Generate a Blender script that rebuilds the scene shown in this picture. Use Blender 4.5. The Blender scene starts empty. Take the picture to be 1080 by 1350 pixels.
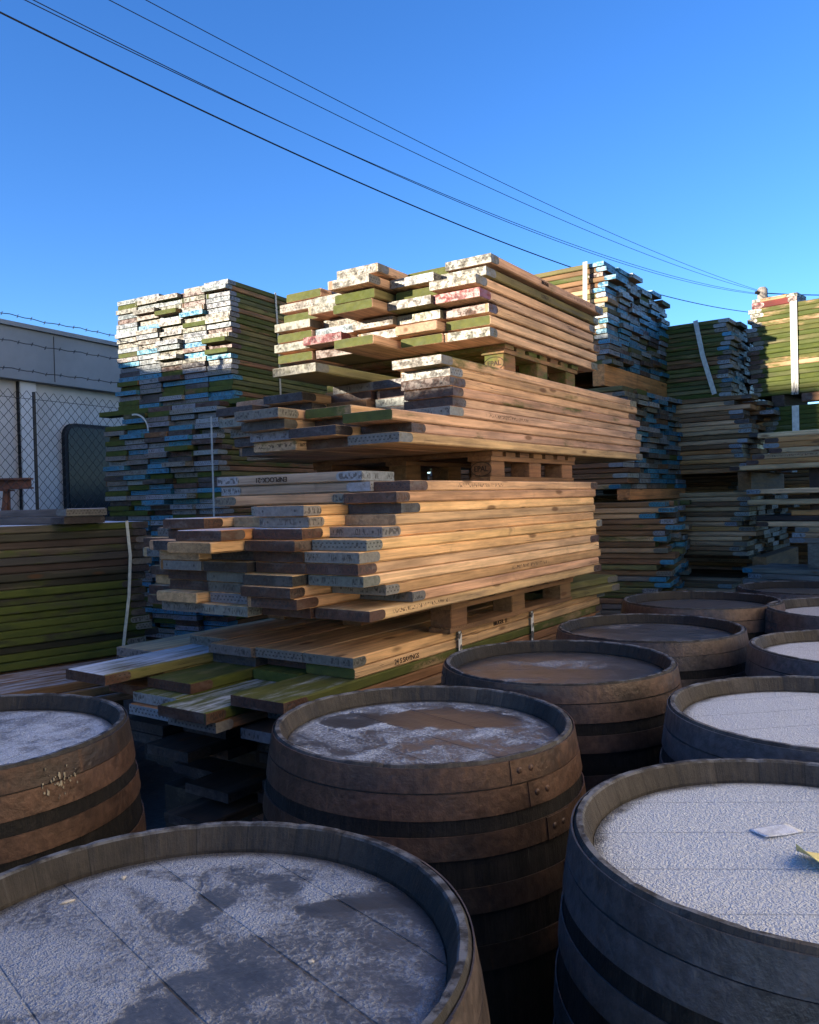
import bpy, bmesh, math, random
from mathutils import Vector, Matrix
R = math.radians
sc = bpy.context.scene
COL = sc.collection
rng = random.Random(7)
CAMZ = 1.38

# ------------------------------------------------------------------ helpers
def tag(o, label=None, cat=None, group=None, kind=None):
    if label: o['label'] = label
    if cat: o['category'] = cat
    if group: o['group'] = group
    if kind: o['kind'] = kind
    return o

def link(name, me, parent=None, loc=None, rz=0.0):
    o = bpy.data.objects.new(name, me)
    COL.objects.link(o)
    if parent: o.parent = parent
    if loc is not None: o.location = loc
    o.rotation_euler = (0, 0, rz)
    return o

class MB:
    """collects verts/faces with material index and per-face attributes"""
    def __init__(s):
        s.v = []; s.f = []; s.mi = []; s.gc = []; s.seed = []; s.tint = []; s.moss = []; s.frost = []; s.sm = []
    def add(s, verts, faces, mi=0, gc=None, seed=0.0, tint=(.5, .5, .5), moss=0.0, frost=0.0, smooth=False):
        b = len(s.v)
        s.v += [tuple(x) for x in verts]
        s.gc += [tuple(x) for x in (gc or verts)]
        s.seed += [seed] * len(verts)
        for k, f in enumerate(faces):
            s.f.append([b + i for i in f])
            s.mi.append(mi[k] if isinstance(mi, list) else mi)
            s.tint.append(tint[k] if isinstance(tint, list) else tint)
            s.moss.append(moss[k] if isinstance(moss, list) else moss)
            s.frost.append(frost); s.sm.append(smooth)
    def box(s, x0, x1, y0, y1, z0, z1, **k):
        v = [(x, y, z) for z in (z0, z1) for y in (y0, y1) for x in (x0, x1)]
        s.add(v, [(0, 2, 3, 1), (4, 5, 7, 6), (0, 1, 5, 4), (2, 6, 7, 3), (0, 4, 6, 2), (1, 3, 7, 5)], **k)
    def tube(s, pts, r, n=6, cap=True, **k):
        pts = [Vector(p) for p in pts]; vs = []; fs = []
        for i, p in enumerate(pts):
            a = pts[max(i - 1, 0)]; b = pts[min(i + 1, len(pts) - 1)]
            d = (b - a).normalized()
            u = d.cross(Vector((0, 0, 1)))
            if u.length < 1e-3: u = d.cross(Vector((1, 0, 0)))
            u.normalize(); w = u.cross(d)
            rr = r[i] if isinstance(r, (list, tuple)) else r
            for j in range(n):
                t = 2 * math.pi * j / n
                vs.append(p + (u * math.cos(t) + w * math.sin(t)) * rr)
            if i:
                for j in range(n):
                    fs.append(((i - 1) * n + j, (i - 1) * n + (j + 1) % n, i * n + (j + 1) % n, i * n + j))
        if cap:
            fs.append(tuple(range(n - 1, -1, -1))); L = (len(pts) - 1) * n
            fs.append(tuple(range(L, L + n)))
        s.add(vs, fs, **k)
    def text(s, body, size, M, mi=1, depth=0.0008, **k):
        cu = bpy.data.curves.new('lettering', 'FONT'); cu.body = body; cu.size = size
        cu.align_x = 'CENTER'; cu.align_y = 'CENTER'; cu.extrude = depth; cu.offset = size * .012
        ob = bpy.data.objects.new('lettering', cu)
        me = bpy.data.meshes.new_from_object(ob)
        s.add([M @ v.co for v in me.vertices], [tuple(p.vertices) for p in me.polygons], mi=mi, **k)
        bpy.data.objects.remove(ob); bpy.data.curves.remove(cu); bpy.data.meshes.remove(me)
    def mesh(s, name, mats, xf=None):
        me = bpy.data.meshes.new(name)
        vv = s.v if xf is None else [tuple(xf @ Vector(v)) for v in s.v]
        me.from_pydata(vv, [], s.f)
        for m in (mats if isinstance(mats, (list, tuple)) else [mats]): me.materials.append(m)
        me.polygons.foreach_set('material_index', s.mi)
        me.polygons.foreach_set('use_smooth', s.sm)
        a = me.attributes.new('gc', 'FLOAT_VECTOR', 'POINT'); a.data.foreach_set('vector', [c for v in s.gc for c in v])
        a = me.attributes.new('seed', 'FLOAT', 'POINT'); a.data.foreach_set('value', s.seed)
        a = me.attributes.new('tint', 'FLOAT_COLOR', 'FACE' if False else 'CORNER')
        a.data.foreach_set('color', [c for f, t in zip(s.f, s.tint) for _ in f for c in (t[0], t[1], t[2], 1.0)])
        for nm, arr in (('moss', s.moss), ('frost', s.frost)):
            a = me.attributes.new(nm, 'FLOAT', 'FACE'); a.data.foreach_set('value', arr)
        me.update()
        return me
    def merge(s, o, M):
        b = len(s.v)
        s.v += [tuple(M @ Vector(v)) for v in o.v]; s.gc += o.gc; s.seed += o.seed
        s.f += [[b + i for i in f] for f in o.f]
        s.mi += o.mi; s.tint += o.tint; s.moss += o.moss; s.frost += o.frost; s.sm += o.sm

# ------------------------------------------------------------------ materials
class NT:
    def __init__(s, name):
        s.m = bpy.data.materials.new(name); s.m.use_nodes = True
        s.t = s.m.node_tree; s.t.nodes.clear()
        s.out = s.n('ShaderNodeOutputMaterial'); s.b = s.n('ShaderNodeBsdfPrincipled')
        s.l(s.b.outputs[0], s.out.inputs[0])
    def n(s, t, **k):
        x = s.t.nodes.new(t)
        for a, b in k.items(): setattr(x, a, b)
        return x
    def l(s, a, b): s.t.links.new(a, b)
    def put(s, v, sock):
        if hasattr(v, 'is_output'): s.l(v, sock)
        elif isinstance(v, (tuple, list)): sock.default_value = (*v, 1.0) if len(v) == 3 and sock.type == 'RGBA' else v
        else: sock.default_value = v
    def attr(s, name, out='Fac'): return s.n('ShaderNodeAttribute', attribute_name=name).outputs[out]
    def math(s, op, a, b=0.0, c=0.0, clamp=False):
        x = s.n('ShaderNodeMath', operation=op, use_clamp=clamp)
        s.put(a, x.inputs[0]); s.put(b, x.inputs[1]); s.put(c, x.inputs[2]); return x.outputs[0]
    def vm(s, op, a, b): 
        x = s.n('ShaderNodeVectorMath', operation=op); s.put(a, x.inputs[0]); s.put(b, x.inputs[1]); return x.outputs[0]
    def noise(s, vec, scale, detail=4, rough=.55, dist=0.0, out='Fac'):
        x = s.n('ShaderNodeTexNoise'); s.l(vec, x.inputs['Vector'])
        x.inputs['Scale'].default_value = scale; x.inputs['Detail'].default_value = detail
        x.inputs['Roughness'].default_value = rough; x.inputs['Distortion'].default_value = dist
        return x.outputs[out]
    def voro(s, vec, scale, feature='F1', out='Distance', rand=1.0):
        x = s.n('ShaderNodeTexVoronoi', feature=feature); s.l(vec, x.inputs['Vector'])
        x.inputs['Scale'].default_value = scale; x.inputs['Randomness'].default_value = rand; return x.outputs[out]
    def ramp(s, v, lo, hi, a=0.0, b=1.0):
        x = s.n('ShaderNodeMapRange', interpolation_type='SMOOTHSTEP'); s.put(v, x.inputs['Value'])
        s.put(lo, x.inputs['From Min']); s.put(hi, x.inputs['From Max']); s.put(a, x.inputs['To Min']); s.put(b, x.inputs['To Max'])
        return x.outputs[0]
    def mix(s, f, a, b, blend='MIX'):
        x = s.n('ShaderNodeMix', data_type='RGBA', blend_type=blend)
        s.put(f, x.inputs['Factor']); s.put(a, x.inputs['A']); s.put(b, x.inputs['B'])
        return x.outputs['Result']
    def scale(s, col, f): return s.mix(1.0, col, s.comb(f), 'MULTIPLY')
    def comb(s, f):
        x = s.n('ShaderNodeCombineXYZ')
        for i in range(3): s.put(f, x.inputs[i])
        return x.outputs[0]
    def sep(s, v):
        x = s.n('ShaderNodeSeparateXYZ'); s.l(v, x.inputs[0]); return x.outputs
    def obj(s): return s.n('ShaderNodeTexCoord').outputs['Object']
    def oseed(s): return s.n('ShaderNodeObjectInfo').outputs['Random']
    def bump(s, h, dist, strength=1.0, prev=None):
        x = s.n('ShaderNodeBump'); s.put(h, x.inputs['Height']); x.inputs['Distance'].default_value = dist
        x.inputs['Strength'].default_value = strength
        if prev is not None: s.l(prev, x.inputs['Normal'])
        return x.outputs[0]
    def done(s, col, rough=.7, normal=None, metal=0.0, spec=.35):
        s.put(col, s.b.inputs['Base Color']); s.put(rough, s.b.inputs['Roughness']); s.put(metal, s.b.inputs['Metallic'])
        s.b.inputs['Specular IOR Level'].default_value = spec
        if normal is not None: s.l(normal, s.b.inputs['Normal'])
        return s.m

def board_coords(t):
    gc = t.attr('gc', 'Vector'); sd = t.attr('seed')
    off = t.n('ShaderNodeCombineXYZ'); 
    for i, k in enumerate((17.3, 9.1, 5.7)): t.l(t.math('MULTIPLY', sd, k), off.inputs[i])
    return gc, sd, t.vm('ADD', gc, off.outputs[0])

FROST = (.60, .66, .76)
def mat_wood():
    t = NT('weathered_wood'); gc, sd, p = board_coords(t)
    tint = t.attr('tint', 'Color'); moss = t.attr('moss'); fr = t.attr('frost')
    g1 = t.noise(t.vm('MULTIPLY', p, (2.2, 38, 55)), 1.0, 5, .6, .6)
    g2 = t.noise(t.vm('MULTIPLY', p, (7, 190, 260)), 1.0, 3, .6)
    blot = t.noise(t.vm('MULTIPLY', p, (3.5, 7, 12)), 1.0, 4, .6)
    v = t.math('ADD', t.ramp(g1, .3, .72, .62, 1.12), t.math('MULTIPLY', t.math('SUBTRACT', g2, .5), .5))
    v = t.math('MULTIPLY', v, t.ramp(blot, .28, .62, .72, 1.08))
    col = t.scale(tint, v)
    wth = t.noise(t.vm('MULTIPLY', p, (1.1, 9, 14)), 1.0, 5, .65)
    col = t.mix(t.ramp(wth, .54, .74, 0.0, .4), col, t.scale((.26, .20, .15), v))
    # knots
    kn = t.voro(t.vm('MULTIPLY', p, (3.2, 7, 11)), 1.0)
    col = t.mix(t.ramp(kn, .07, .16, .75, 0.0), col, (.10, .045, .018))
    ck = t.noise(t.vm('MULTIPLY', p, (1.3, 60, 75)), 1.0, 2, .5, .4)
    ckm = t.ramp(t.math('ABSOLUTE', t.math('SUBTRACT', ck, .5)), .004, .016, .7, 0.0)
    ckm = t.math('MULTIPLY', ckm, t.ramp(t.noise(t.vm('MULTIPLY', p, (2.2, 9, 9)), 1.0, 2), .55, .62))
    col = t.mix(ckm, col, (.03, .018, .012))
    # dark water stains
    st = t.noise(t.vm('MULTIPLY', p, (9, 6, 6)), 1.0, 5, .65)
    col = t.mix(t.ramp(st, .60, .78, 0.0, .45), col, (.05, .036, .026))
    # faint burnt stamp marks on some faces
    sx = t.sep(p)
    cell = t.noise(t.vm('MULTIPLY', p, (1.3, 0, 0)), 1.0, 0, 0)
    ink = t.noise(t.vm('MULTIPLY', p, (170, 60, 90)), 1.0, 1, .5)
    gz = t.sep(gc)[2]
    band = t.math('LESS_THAN', t.math('ABSOLUTE', t.math('SUBTRACT', gz, .02)), .007)
    mk = t.math('MULTIPLY', t.math('MULTIPLY', t.ramp(ink, .52, .56), t.ramp(cell, .655, .67)), band)
    col = t.mix(t.math('MULTIPLY', mk, .75), col, (.05, .03, .02))
    # moss
    mn = t.noise(t.vm('MULTIPLY', p, (6, 14, 22)), 1.0, 6, .65)
    ml = t.noise(t.vm('MULTIPLY', p, (1.6, 3, 9)), 1.0, 3, .55)
    mn = t.math('ADD', mn, t.math('MULTIPLY', t.math('SUBTRACT', ml, .5), 1.1))
    mm = t.ramp(t.math('ADD', mn, t.math('SUBTRACT', moss, .5)), .42, .72, 0.0, .93)
    mc = t.mix(t.noise(t.vm('MULTIPLY', p, (11, 25, 40)), 1.0, 4), (.017, .034, .008), (.100, .118, .018))
    col = t.mix(mm, col, mc)
    nz = t.sep(t.n('ShaderNodeNewGeometry').outputs['Normal'])[2]
    fn = t.noise(t.vm('MULTIPLY', p, (5, 30, 30)), 1.0, 6, .7)
    fm = t.math('MULTIPLY', t.ramp(nz, .75, .95), t.ramp(t.math('ADD', t.math('ADD', fn, t.math('MULTIPLY', t.math('SUBTRACT', ml, .5), .5)), t.math('SUBTRACT', fr, .5)), .36, .78, 0.0, .9))
    col = t.mix(fm, col, FROST)
    h = t.math('ADD', t.math('MULTIPLY', g1, .6), t.math('MULTIPLY', g2, .5))
    return t.done(col, t.ramp(g1, .3, .7, .65, .9), t.bump(h, .0022, .8), spec=.25)

def mat_plate():
    t = NT('banded_metal'); gc, sd, p = board_coords(t)
    tint = t.attr('tint', 'Color')
    n1 = t.noise(t.vm('MULTIPLY', p, (30, 28, 40)), 1.0, 6, .68)
    n2 = t.noise(t.vm('MULTIPLY', p, (75, 75, 75)), 1.0, 4, .6)
    col = t.scale(tint, t.ramp(n2, .3, .7, .75, 1.12))
    worn = t.noise(t.vm('MULTIPLY', p, (9, 11, 26)), 1.0, 5, .62)
    col = t.mix(t.ramp(worn, .50, .66, 0.0, .6), col, t.mix(.35, t.scale(tint, .8), (.24, .235, .215)))
    col = t.mix(t.ramp(n1, .60, .74, 0.0, .6), col, (.075, .034, .018))
    # rows of punched slots and nail heads
    s = t.sep(gc)
    zc = t.math('SUBTRACT', s[2], .019)
    pr = t.math('FRACT', t.math('MULTIPLY', sd, 7.31))
    u = t.math('ADD', s[1], t.math('MULTIPLY', s[0], .97))
    # dashes, two offset rows
    row = t.math('GREATER_THAN', zc, 0.0)
    ph = t.math('FRACT', t.math('ADD', t.math('MULTIPLY', u, 55), t.math('MULTIPLY', row, .5)))
    dash = t.math('MULTIPLY', t.math('LESS_THAN', ph, .45), t.math('LESS_THAN', t.math('ABSOLUTE', t.math('SUBTRACT', t.math('ABSOLUTE', zc), .006)), .0026))
    dash = t.math('MULTIPLY', dash, t.math('GREATER_THAN', pr, .76))
    # stamped characters
    ch = t.noise(t.vm('MULTIPLY', p, (130, 210, 70)), 1.0, 0, 0)
    gate = t.noise(t.vm('MULTIPLY', p, (0, 16, 0)), 1.0, 0, 0)
    lt = t.math('MULTIPLY', t.ramp(ch, .52, .58), t.math('LESS_THAN', t.math('ABSOLUTE', zc), .0105))
    lt = t.math('MULTIPLY', t.math('MULTIPLY', lt, t.ramp(gate, .45, .5)), t.math('LESS_THAN', pr, .62))
    holes = t.math('LESS_THAN', t.vm_len(s, zc) if False else t.math('ADD', t.math('POWER', t.math('SUBTRACT', t.math('ABSOLUTE', s[1]), .075), 2), t.math('POWER', zc, 2)), .00002)
    mk = t.math('MAXIMUM', t.math('MAXIMUM', dash, t.math('MULTIPLY', lt, .9)), holes)
    col = t.mix(t.math('MULTIPLY', mk, .75), col, (.03, .027, .025))
    gr = t.noise(t.vm('MULTIPLY', p, (14, 14, 60)), 1.0, 5, .65)
    col = t.mix(t.ramp(gr, .58, .76, 0.0, .28), col, (.045, .048, .016))
    h = t.math('SUBTRACT', t.math('MULTIPLY', n2, .6), mk)
    return t.done(col, t.ramp(n1, .45, .65, .42, .85), t.bump(h, .0015, .7), metal=.12, spec=.4)

def mat_simple(name, c, rough=.6, var=.25, sc_=8.0, metal=0.0, bump=.001, spec=.35):
    t = NT(name); p = t.obj()
    n = t.noise(p, sc_, 6, .62); n2 = t.noise(p, sc_ * 9, 3, .6)
    v = t.math('ADD', t.ramp(n, .3, .7, 1 - var, 1 + var), t.math('MULTIPLY', t.math('SUBTRACT', n2, .5), var))
    return t.done(t.scale(c, v), rough, t.bump(n2, bump, .6), metal=metal, spec=spec)

def mat_stave():
    t = NT('barrel_stave'); o = t.obj(); sd = t.oseed()
    off = t.comb(t.math('MULTIPLY', sd, 31.0)); p = t.vm('ADD', o, off)
    s = t.sep(o); ang = t.math('ARCTAN2', s[1], s[0])
    cyl = t.n('ShaderNodeCombineXYZ'); t.l(t.math('MULTIPLY', ang, 1.0), cyl.inputs[0]); t.l(s[2], cyl.inputs[1]); t.l(t.math('MULTIPLY', sd, 19), cyl.inputs[2])
    c = cyl.outputs[0]
    stave = t.math('FLOOR', t.math('MULTIPLY', t.math('ADD', ang, math.pi), 26 / (2 * math.pi)))
    sv = t.n('ShaderNodeTexWhiteNoise', noise_dimensions='2D'); cc = t.n('ShaderNodeCombineXYZ'); t.l(stave, cc.inputs[0]); t.l(sd, cc.inputs[1]); t.l(cc.outputs[0], sv.inputs['Vector'])
    g = t.noise(t.vm('MULTIPLY', c, (26, 8, 1)), 1.0, 7, .72)
    b = t.noise(p, 7, 6, .65)
    top = t.ramp(s[2], .852, .868)      # chime wood above the hoops is dry and grey, the sides are soaked and dark
    dry = t.mix(t.ramp(b, .35, .65), (.018, .016, .0145), (.060, .053, .046))
    wet = t.mix(t.ramp(g, .35, .75), (.004, .0038, .004), (.016, .013, .011))
    col = t.mix(top, wet, dry)
    col = t.scale(col, t.math('MULTIPLY', t.ramp(sv.outputs[0], 0, 1, .82, 1.12), t.ramp(g, .3, .7, .65, 1.2)))
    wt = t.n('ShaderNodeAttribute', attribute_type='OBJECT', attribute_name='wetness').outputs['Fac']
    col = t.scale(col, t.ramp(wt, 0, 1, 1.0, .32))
    mo = t.noise(p, 19, 6, .72)
    col = t.mix(t.ramp(mo, .50, .68, 0.0, .65), col, (.012, .010, .009))
    d = t.noise(t.vm('MULTIPLY', c, (34, 5, 1)), 1.0, 6, .7)
    col = t.mix(t.ramp(d, .60, .76, 0.0, .5), col, (.075, .072, .07))
    sf = t.math('FRACT', t.math('MULTIPLY', t.math('ADD', ang, math.pi), 26 / (2 * math.pi)))
    col = t.mix(t.ramp(t.math('ABSOLUTE', t.math('SUBTRACT', sf, .5)),   .480, .497, 0.0, .6), col, (.003, .003, .003))
    nz = t.sep(t.n('ShaderNodeNewGeometry').outputs['Normal'])[2]
    f = t.math('MULTIPLY', t.ramp(nz, .4, .85), t.ramp(t.noise(p, 26, 6, .7), .40, .62, 0.0, .62))
    col = t.mix(t.math('MULTIPLY', f, top), col, (.20, .215, .24))
    h = t.math('ADD', g, t.math('MULTIPLY', t.noise(p, 90, 4, .65), .6))
    return t.done(col, t.ramp(b, .3, .7, .55, .85), t.bump(h, .0035, .75), spec=.3)

def mat_hoop():
    t = NT('rusty_hoop'); o = t.obj(); sd = t.oseed()
    p = t.vm('ADD', o, t.comb(t.math('MULTIPLY', sd, 23.0)))
    n = t.noise(p, 5.5, 7, .68); f = t.noise(p, 60, 4, .65)
    s = t.sep(o); ang = t.math('ARCTAN2', s[1], s[0])
    cyl = t.n('ShaderNodeCombineXYZ'); t.l(ang, cyl.inputs[0]); t.l(s[2], cyl.inputs[1]); t.l(t.math('MULTIPLY', sd, 19), cyl.inputs[2])
    dr = t.noise(t.vm('MULTIPLY', cyl.outputs[0], (16, 5, 1)), 1.0, 6, .65)
    col = t.mix(t.ramp(t.math('ADD', n, t.math('MULTIPLY', t.math('SUBTRACT', sd, .5), .22)), .32, .66), (.034, .025, .022), (.088, .049, .032))
    col = t.mix(t.ramp(dr, .56, .74, 0.0, .6), col, (.105, .052, .028))
    col = t.mix(t.ramp(t.noise(p, 14, 5, .7), .62, .74, 0.0, .6), col, (.016, .014, .014))
    col = t.mix(t.ramp(t.noise(p, 33, 5, .75), .71, .78, 0.0, .45), col, (.20, .185, .165))
    run = t.noise(t.vm('MULTIPLY', cyl.outputs[0], (40, 2.5, 1)), 1.0, 5, .7)
    col = t.mix(t.ramp(run, .60, .74, 0.0, .55), col, (.016, .013, .012))
    ru = t.n('ShaderNodeAttribute', attribute_type='OBJECT', attribute_name='rustiness').outputs['Fac']
    col = t.mix(t.math('MULTIPLY', t.math('SUBTRACT', 1.0, ru), .8), col, t.scale((.082, .084, .090), t.ramp(n, .3, .7, .8, 1.15)))
    col = t.scale(col, t.ramp(f, .3, .7, .72, 1.25))
    return t.done(col, t.ramp(n, .3, .7, .36, .68), t.bump(t.math('ADD', f, n), .0026, .8), metal=.4, spec=.5)

def mat_head(name, amount, seed, scuffs=(), granular=1.0, dark=(.032, .030, .030), fcol=(.42, .46, .53), seam_ang=None):
    """barrel head: wet boards with seams under hoar frost that is thinner or rubbed away in places"""
    t = NT(name); o = t.obj(); p = t.vm('ADD', o, (seed * 3.7, seed * 1.9, seed))
    rot = t.n('ShaderNodeVectorRotate', rotation_type='Z_AXIS'); t.l(o, rot.inputs['Vector']); rot.inputs['Angle'].default_value = seam_ang if seam_ang is not None else .9 + seed
    q = rot.outputs[0]; qs = t.sep(q)
    g = t.noise(t.vm('MULTIPLY', t.vm('ADD', q, (seed, seed, 0)), (4, 60, 1)), 1.0, 5, .6)
    col = t.mix(t.ramp(g, .3, .7), dark, tuple(min(1, c * 1.9) for c in dark))
    ph = t.math('FRACT', t.math('ADD', t.math('MULTIPLY', qs[1], 1 / .118), .37 * seed + .31))
    seam = t.ramp(t.math('ABSOLUTE', t.math('SUBTRACT', ph, .5)), .0, .016, 1.0, 0.0)
    bid = t.math('FLOOR', t.math('ADD', t.math('MULTIPLY', qs[1], 1 / .118), .37 * seed + .31 + .5))
    wn = t.n('ShaderNodeTexWhiteNoise', noise_dimensions='1D'); t.l(t.math('ADD', bid, seed * 7.7), wn.inputs['W'])
    big = t.noise(p, 3.2, 5, .6, .8)
    mid = t.noise(p, 13, 6, .68, .5)
    fine = t.noise(p, 150, 3, .6)
    grain = t.math('ADD', t.math('MULTIPLY', t.voro(t.vm('ADD', p, t.comb(t.math('MULTIPLY', t.noise(p, 70, 3), .02))), 210), .62), t.math('MULTIPLY', t.voro(p, 430), .5))
    m = t.math('ADD', t.math('ADD', t.math('MULTIPLY', t.math('SUBTRACT', big, .5), 1.5), t.math('MULTIPLY', t.math('SUBTRACT', mid, .5), 1.5)), amount)
    m = t.math('ADD', m, t.math('MULTIPLY', t.math('SUBTRACT', wn.outputs[0], .5), .28))
    for (cx, cy, a, rx, ry, k) in scuffs:
        r2 = t.n('ShaderNodeVectorRotate', rotation_type='Z_AXIS'); t.l(t.vm('SUBTRACT', o, (cx, cy, 0)), r2.inputs['Vector']); r2.inputs['Angle'].default_value = a
        ss = t.sep(t.vm('MULTIPLY', r2.outputs[0], (1 / rx, 1 / ry, 0)))
        dd = t.math('ADD', t.math('POWER', ss[0], 2), t.math('POWER', ss[1], 2))
        dd = t.math('ADD', dd, t.math('ADD', t.math('MULTIPLY', t.math('SUBTRACT', mid, .5), 1.9), t.math('MULTIPLY', t.math('SUBTRACT', t.noise(p, 45, 4, .6), .5), .8)))
        m = t.math('ADD', m, t.ramp(dd, .55, 1.15, k, 0.0))
    m = t.math('ADD', m, t.math('MULTIPLY', t.math('SUBTRACT', fine, .5), .9))
    fm = t.ramp(m, .18, .78, 0.0, .95)
    fm = t.math('MULTIPLY', fm, t.ramp(grain, .22, .70, 1.0, .55))
    # thin glaze of ice between the crystals
    col = t.mix(t.ramp(m, -.2, .5, .06, .32), col, (.20, .225, .27))
    col = t.mix(fm, col, fcol)
    col = t.mix(t.math('MULTIPLY', seam, t.ramp(m, -.1, .45, .45, .02)), col, (.02, .019, .02))
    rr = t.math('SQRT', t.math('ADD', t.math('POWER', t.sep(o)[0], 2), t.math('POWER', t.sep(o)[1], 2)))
    edge_dark = t.math('MULTIPLY', t.ramp(t.math('ADD', rr, t.math('MULTIPLY', t.math('SUBTRACT', mid, .5), .05)), .268, .291), .85)
    col = t.mix(edge_dark, col, (.028, .024, .021))  # head colour goes dark brown in a noisy outer ring
    h = t.math('ADD', t.math('MULTIPLY', t.math('SUBTRACT', 1.0, grain), t.math('MULTIPLY', fm, granular)), t.math('MULTIPLY', fine, t.math('MULTIPLY', fm, .9)))
    h = t.math('ADD', h, t.math('MULTIPLY', mid, .5))
    h = t.math('SUBTRACT', h, t.math('MULTIPLY', seam, .8))
    return t.done(col, t.ramp(m, .1, .6, .30, .72), t.bump(h, .0045, 1.0), spec=.45)

def mat_ground():
    t = NT('yard_ground'); p = t.obj()
    n = t.noise(p, 1.3, 7, .65); f = t.noise(p, 40, 5, .6)
    col = t.mix(t.ramp(n, .3, .7), (.030, .029, .028), (.065, .060, .055))
    col = t.scale(col, t.ramp(f, .3, .7, .7, 1.2))
    return t.done(col, t.ramp(n, .35, .6, .5, .9), t.bump(f, .006, .7))

def mat_render():
    t = NT('bounce_render'); p = t.obj(); n = t.noise(p, .7, 6, .6); f = t.noise(p, 30, 4)
    col = t.mix(t.ramp(n, .3, .7), (.86, .73, .54), (.90, .79, .62))  # warm cream, so the light bounced off the added wall turns warm
    return t.done(col, .85, t.bump(f, .004, .5))

def mat_brick():
    t = NT('brickwork'); p = t.obj(); b = t.n('ShaderNodeTexBrick'); t.l(p, b.inputs['Vector'])
    b.inputs['Scale'].default_value = 1.0; b.inputs['Brick Width'].default_value = .225; b.inputs['Row Height'].default_value = .075
    b.inputs['Mortar Size'].default_value = .008
    b.inputs['Color1'].default_value = (.22, .08, .05, 1); b.inputs['Color2'].default_value = (.30, .13, .08, 1); b.inputs['Mortar'].default_value = (.35, .32, .28, 1)
    return t.done(b.outputs['Color'], .9)

def mat_strap():
    t = NT('strapping_tape'); gc = t.attr('gc', 'Vector'); s = t.sep(gc); tint = t.attr('tint', 'Color'); mk = t.attr('moss')
    n = t.noise(gc, 30, 4)
    ph = t.noise(t.vm('MULTIPLY', gc, (0, 42, 30)), 1.0, 0, 0)
    u = t.math('LESS_THAN', t.math('ABSOLUTE', s[1]), .016)
    m = t.math('MULTIPLY', t.math('MULTIPLY', t.ramp(ph, .46, .50), u), mk)
    col = t.mix(t.math('MULTIPLY', m, .9), t.scale(tint, t.ramp(n, .3, .7, .8, 1.1)), (.02, .02, .025))
    return t.done(col, .42, None, spec=.4)

WOOD = mat_wood(); PLATE = mat_plate(); STAVE = mat_stave(); HOOP = mat_hoop(); GROUND = mat_ground()
INK = mat_simple('stamp_ink', (.035, .022, .016), .9, .2)
STRAP = mat_strap()
STEEL = mat_simple('galvanised_steel', (.20, .21, .22), .5, .25, 12, .6)
DARKWIRE = mat_simple('dark_wire', (.035, .04, .045), .5, .2, 20, .4)
CABLE = mat_simple('black_cable', (.008, .008, .010), .6, .1)
PANEL = mat_simple('grey_panel', (.46, .46, .455), .55, .14, 1.5)
FASCIA = mat_simple('grey_fascia', (.20, .215, .235), .5, .12, 1.2)
PILAST = mat_simple('pale_trim', (.56, .57, .58), .5, .06, 2)
DARKGLASS = mat_simple('dark_glass', (.012, .015, .022), .2, .1, 2, spec=.16)
RUBBER = mat_simple('black_rubber', (.012, .012, .014), .7, .1)
RUSTBEAM = mat_simple('rusty_steel', (.15, .07, .05), .8, .35, 9)
ROOFM = mat_simple('slate_roof', (.08, .08, .09), .7, .2, 4)
RENDER = mat_render(); BRICK = mat_brick()
CLAY = mat_simple('weathered_pole', (.25, .22, .19), .85, .3, 9)
PAPER_Y = mat_simple('yellow_paper', (.72, .63, .26), .7, .18, 22, bump=.0004)
PAPER_W = mat_simple('frosted_paper', (.56, .60, .66), .8, .2, 60, bump=.004)
CHIP = mat_simple('pale_chip', (.45, .42, .36), .8, .2, 60)

# ------------------------------------------------------------------ boards
TINTS = dict(
    peach=(.62, .385, .245), pine=(.68, .435, .235), gold=(.72, .43, .20), tan=(.52, .325, .18), brown=(.23, .125, .062),
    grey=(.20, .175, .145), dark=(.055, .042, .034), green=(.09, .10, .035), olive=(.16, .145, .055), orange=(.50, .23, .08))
PLATES = dict(
    white=(.135, .126, .098), blue=(.04, .185, .285), grey=(.17, .165, .15), rust=(.080, .042, .030), red=(.16, .036, .036),
    galv=(.22, .24, .255), dark=(.050, .045, .044), pale=(.135, .158, .168))
PNAME = dict(white='white-plated', blue='blue-plated', grey='grey-plated', rust='rust-plated', red='red-plated', galv='zinc-plated', dark='dark-plated', pale='pale-plated')
WNAME = dict(peach='bare', pine='pale', gold='golden', tan='tan', brown='brown', grey='grey', dark='blackened', green='green', olive='olive', orange='orange')

def jitter(c, a=.2):
    k = 1 + rng.uniform(-a, a); return tuple(max(0, min(1, x * k * (1 + rng.uniform(-.05, .05)))) for x in c)

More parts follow.
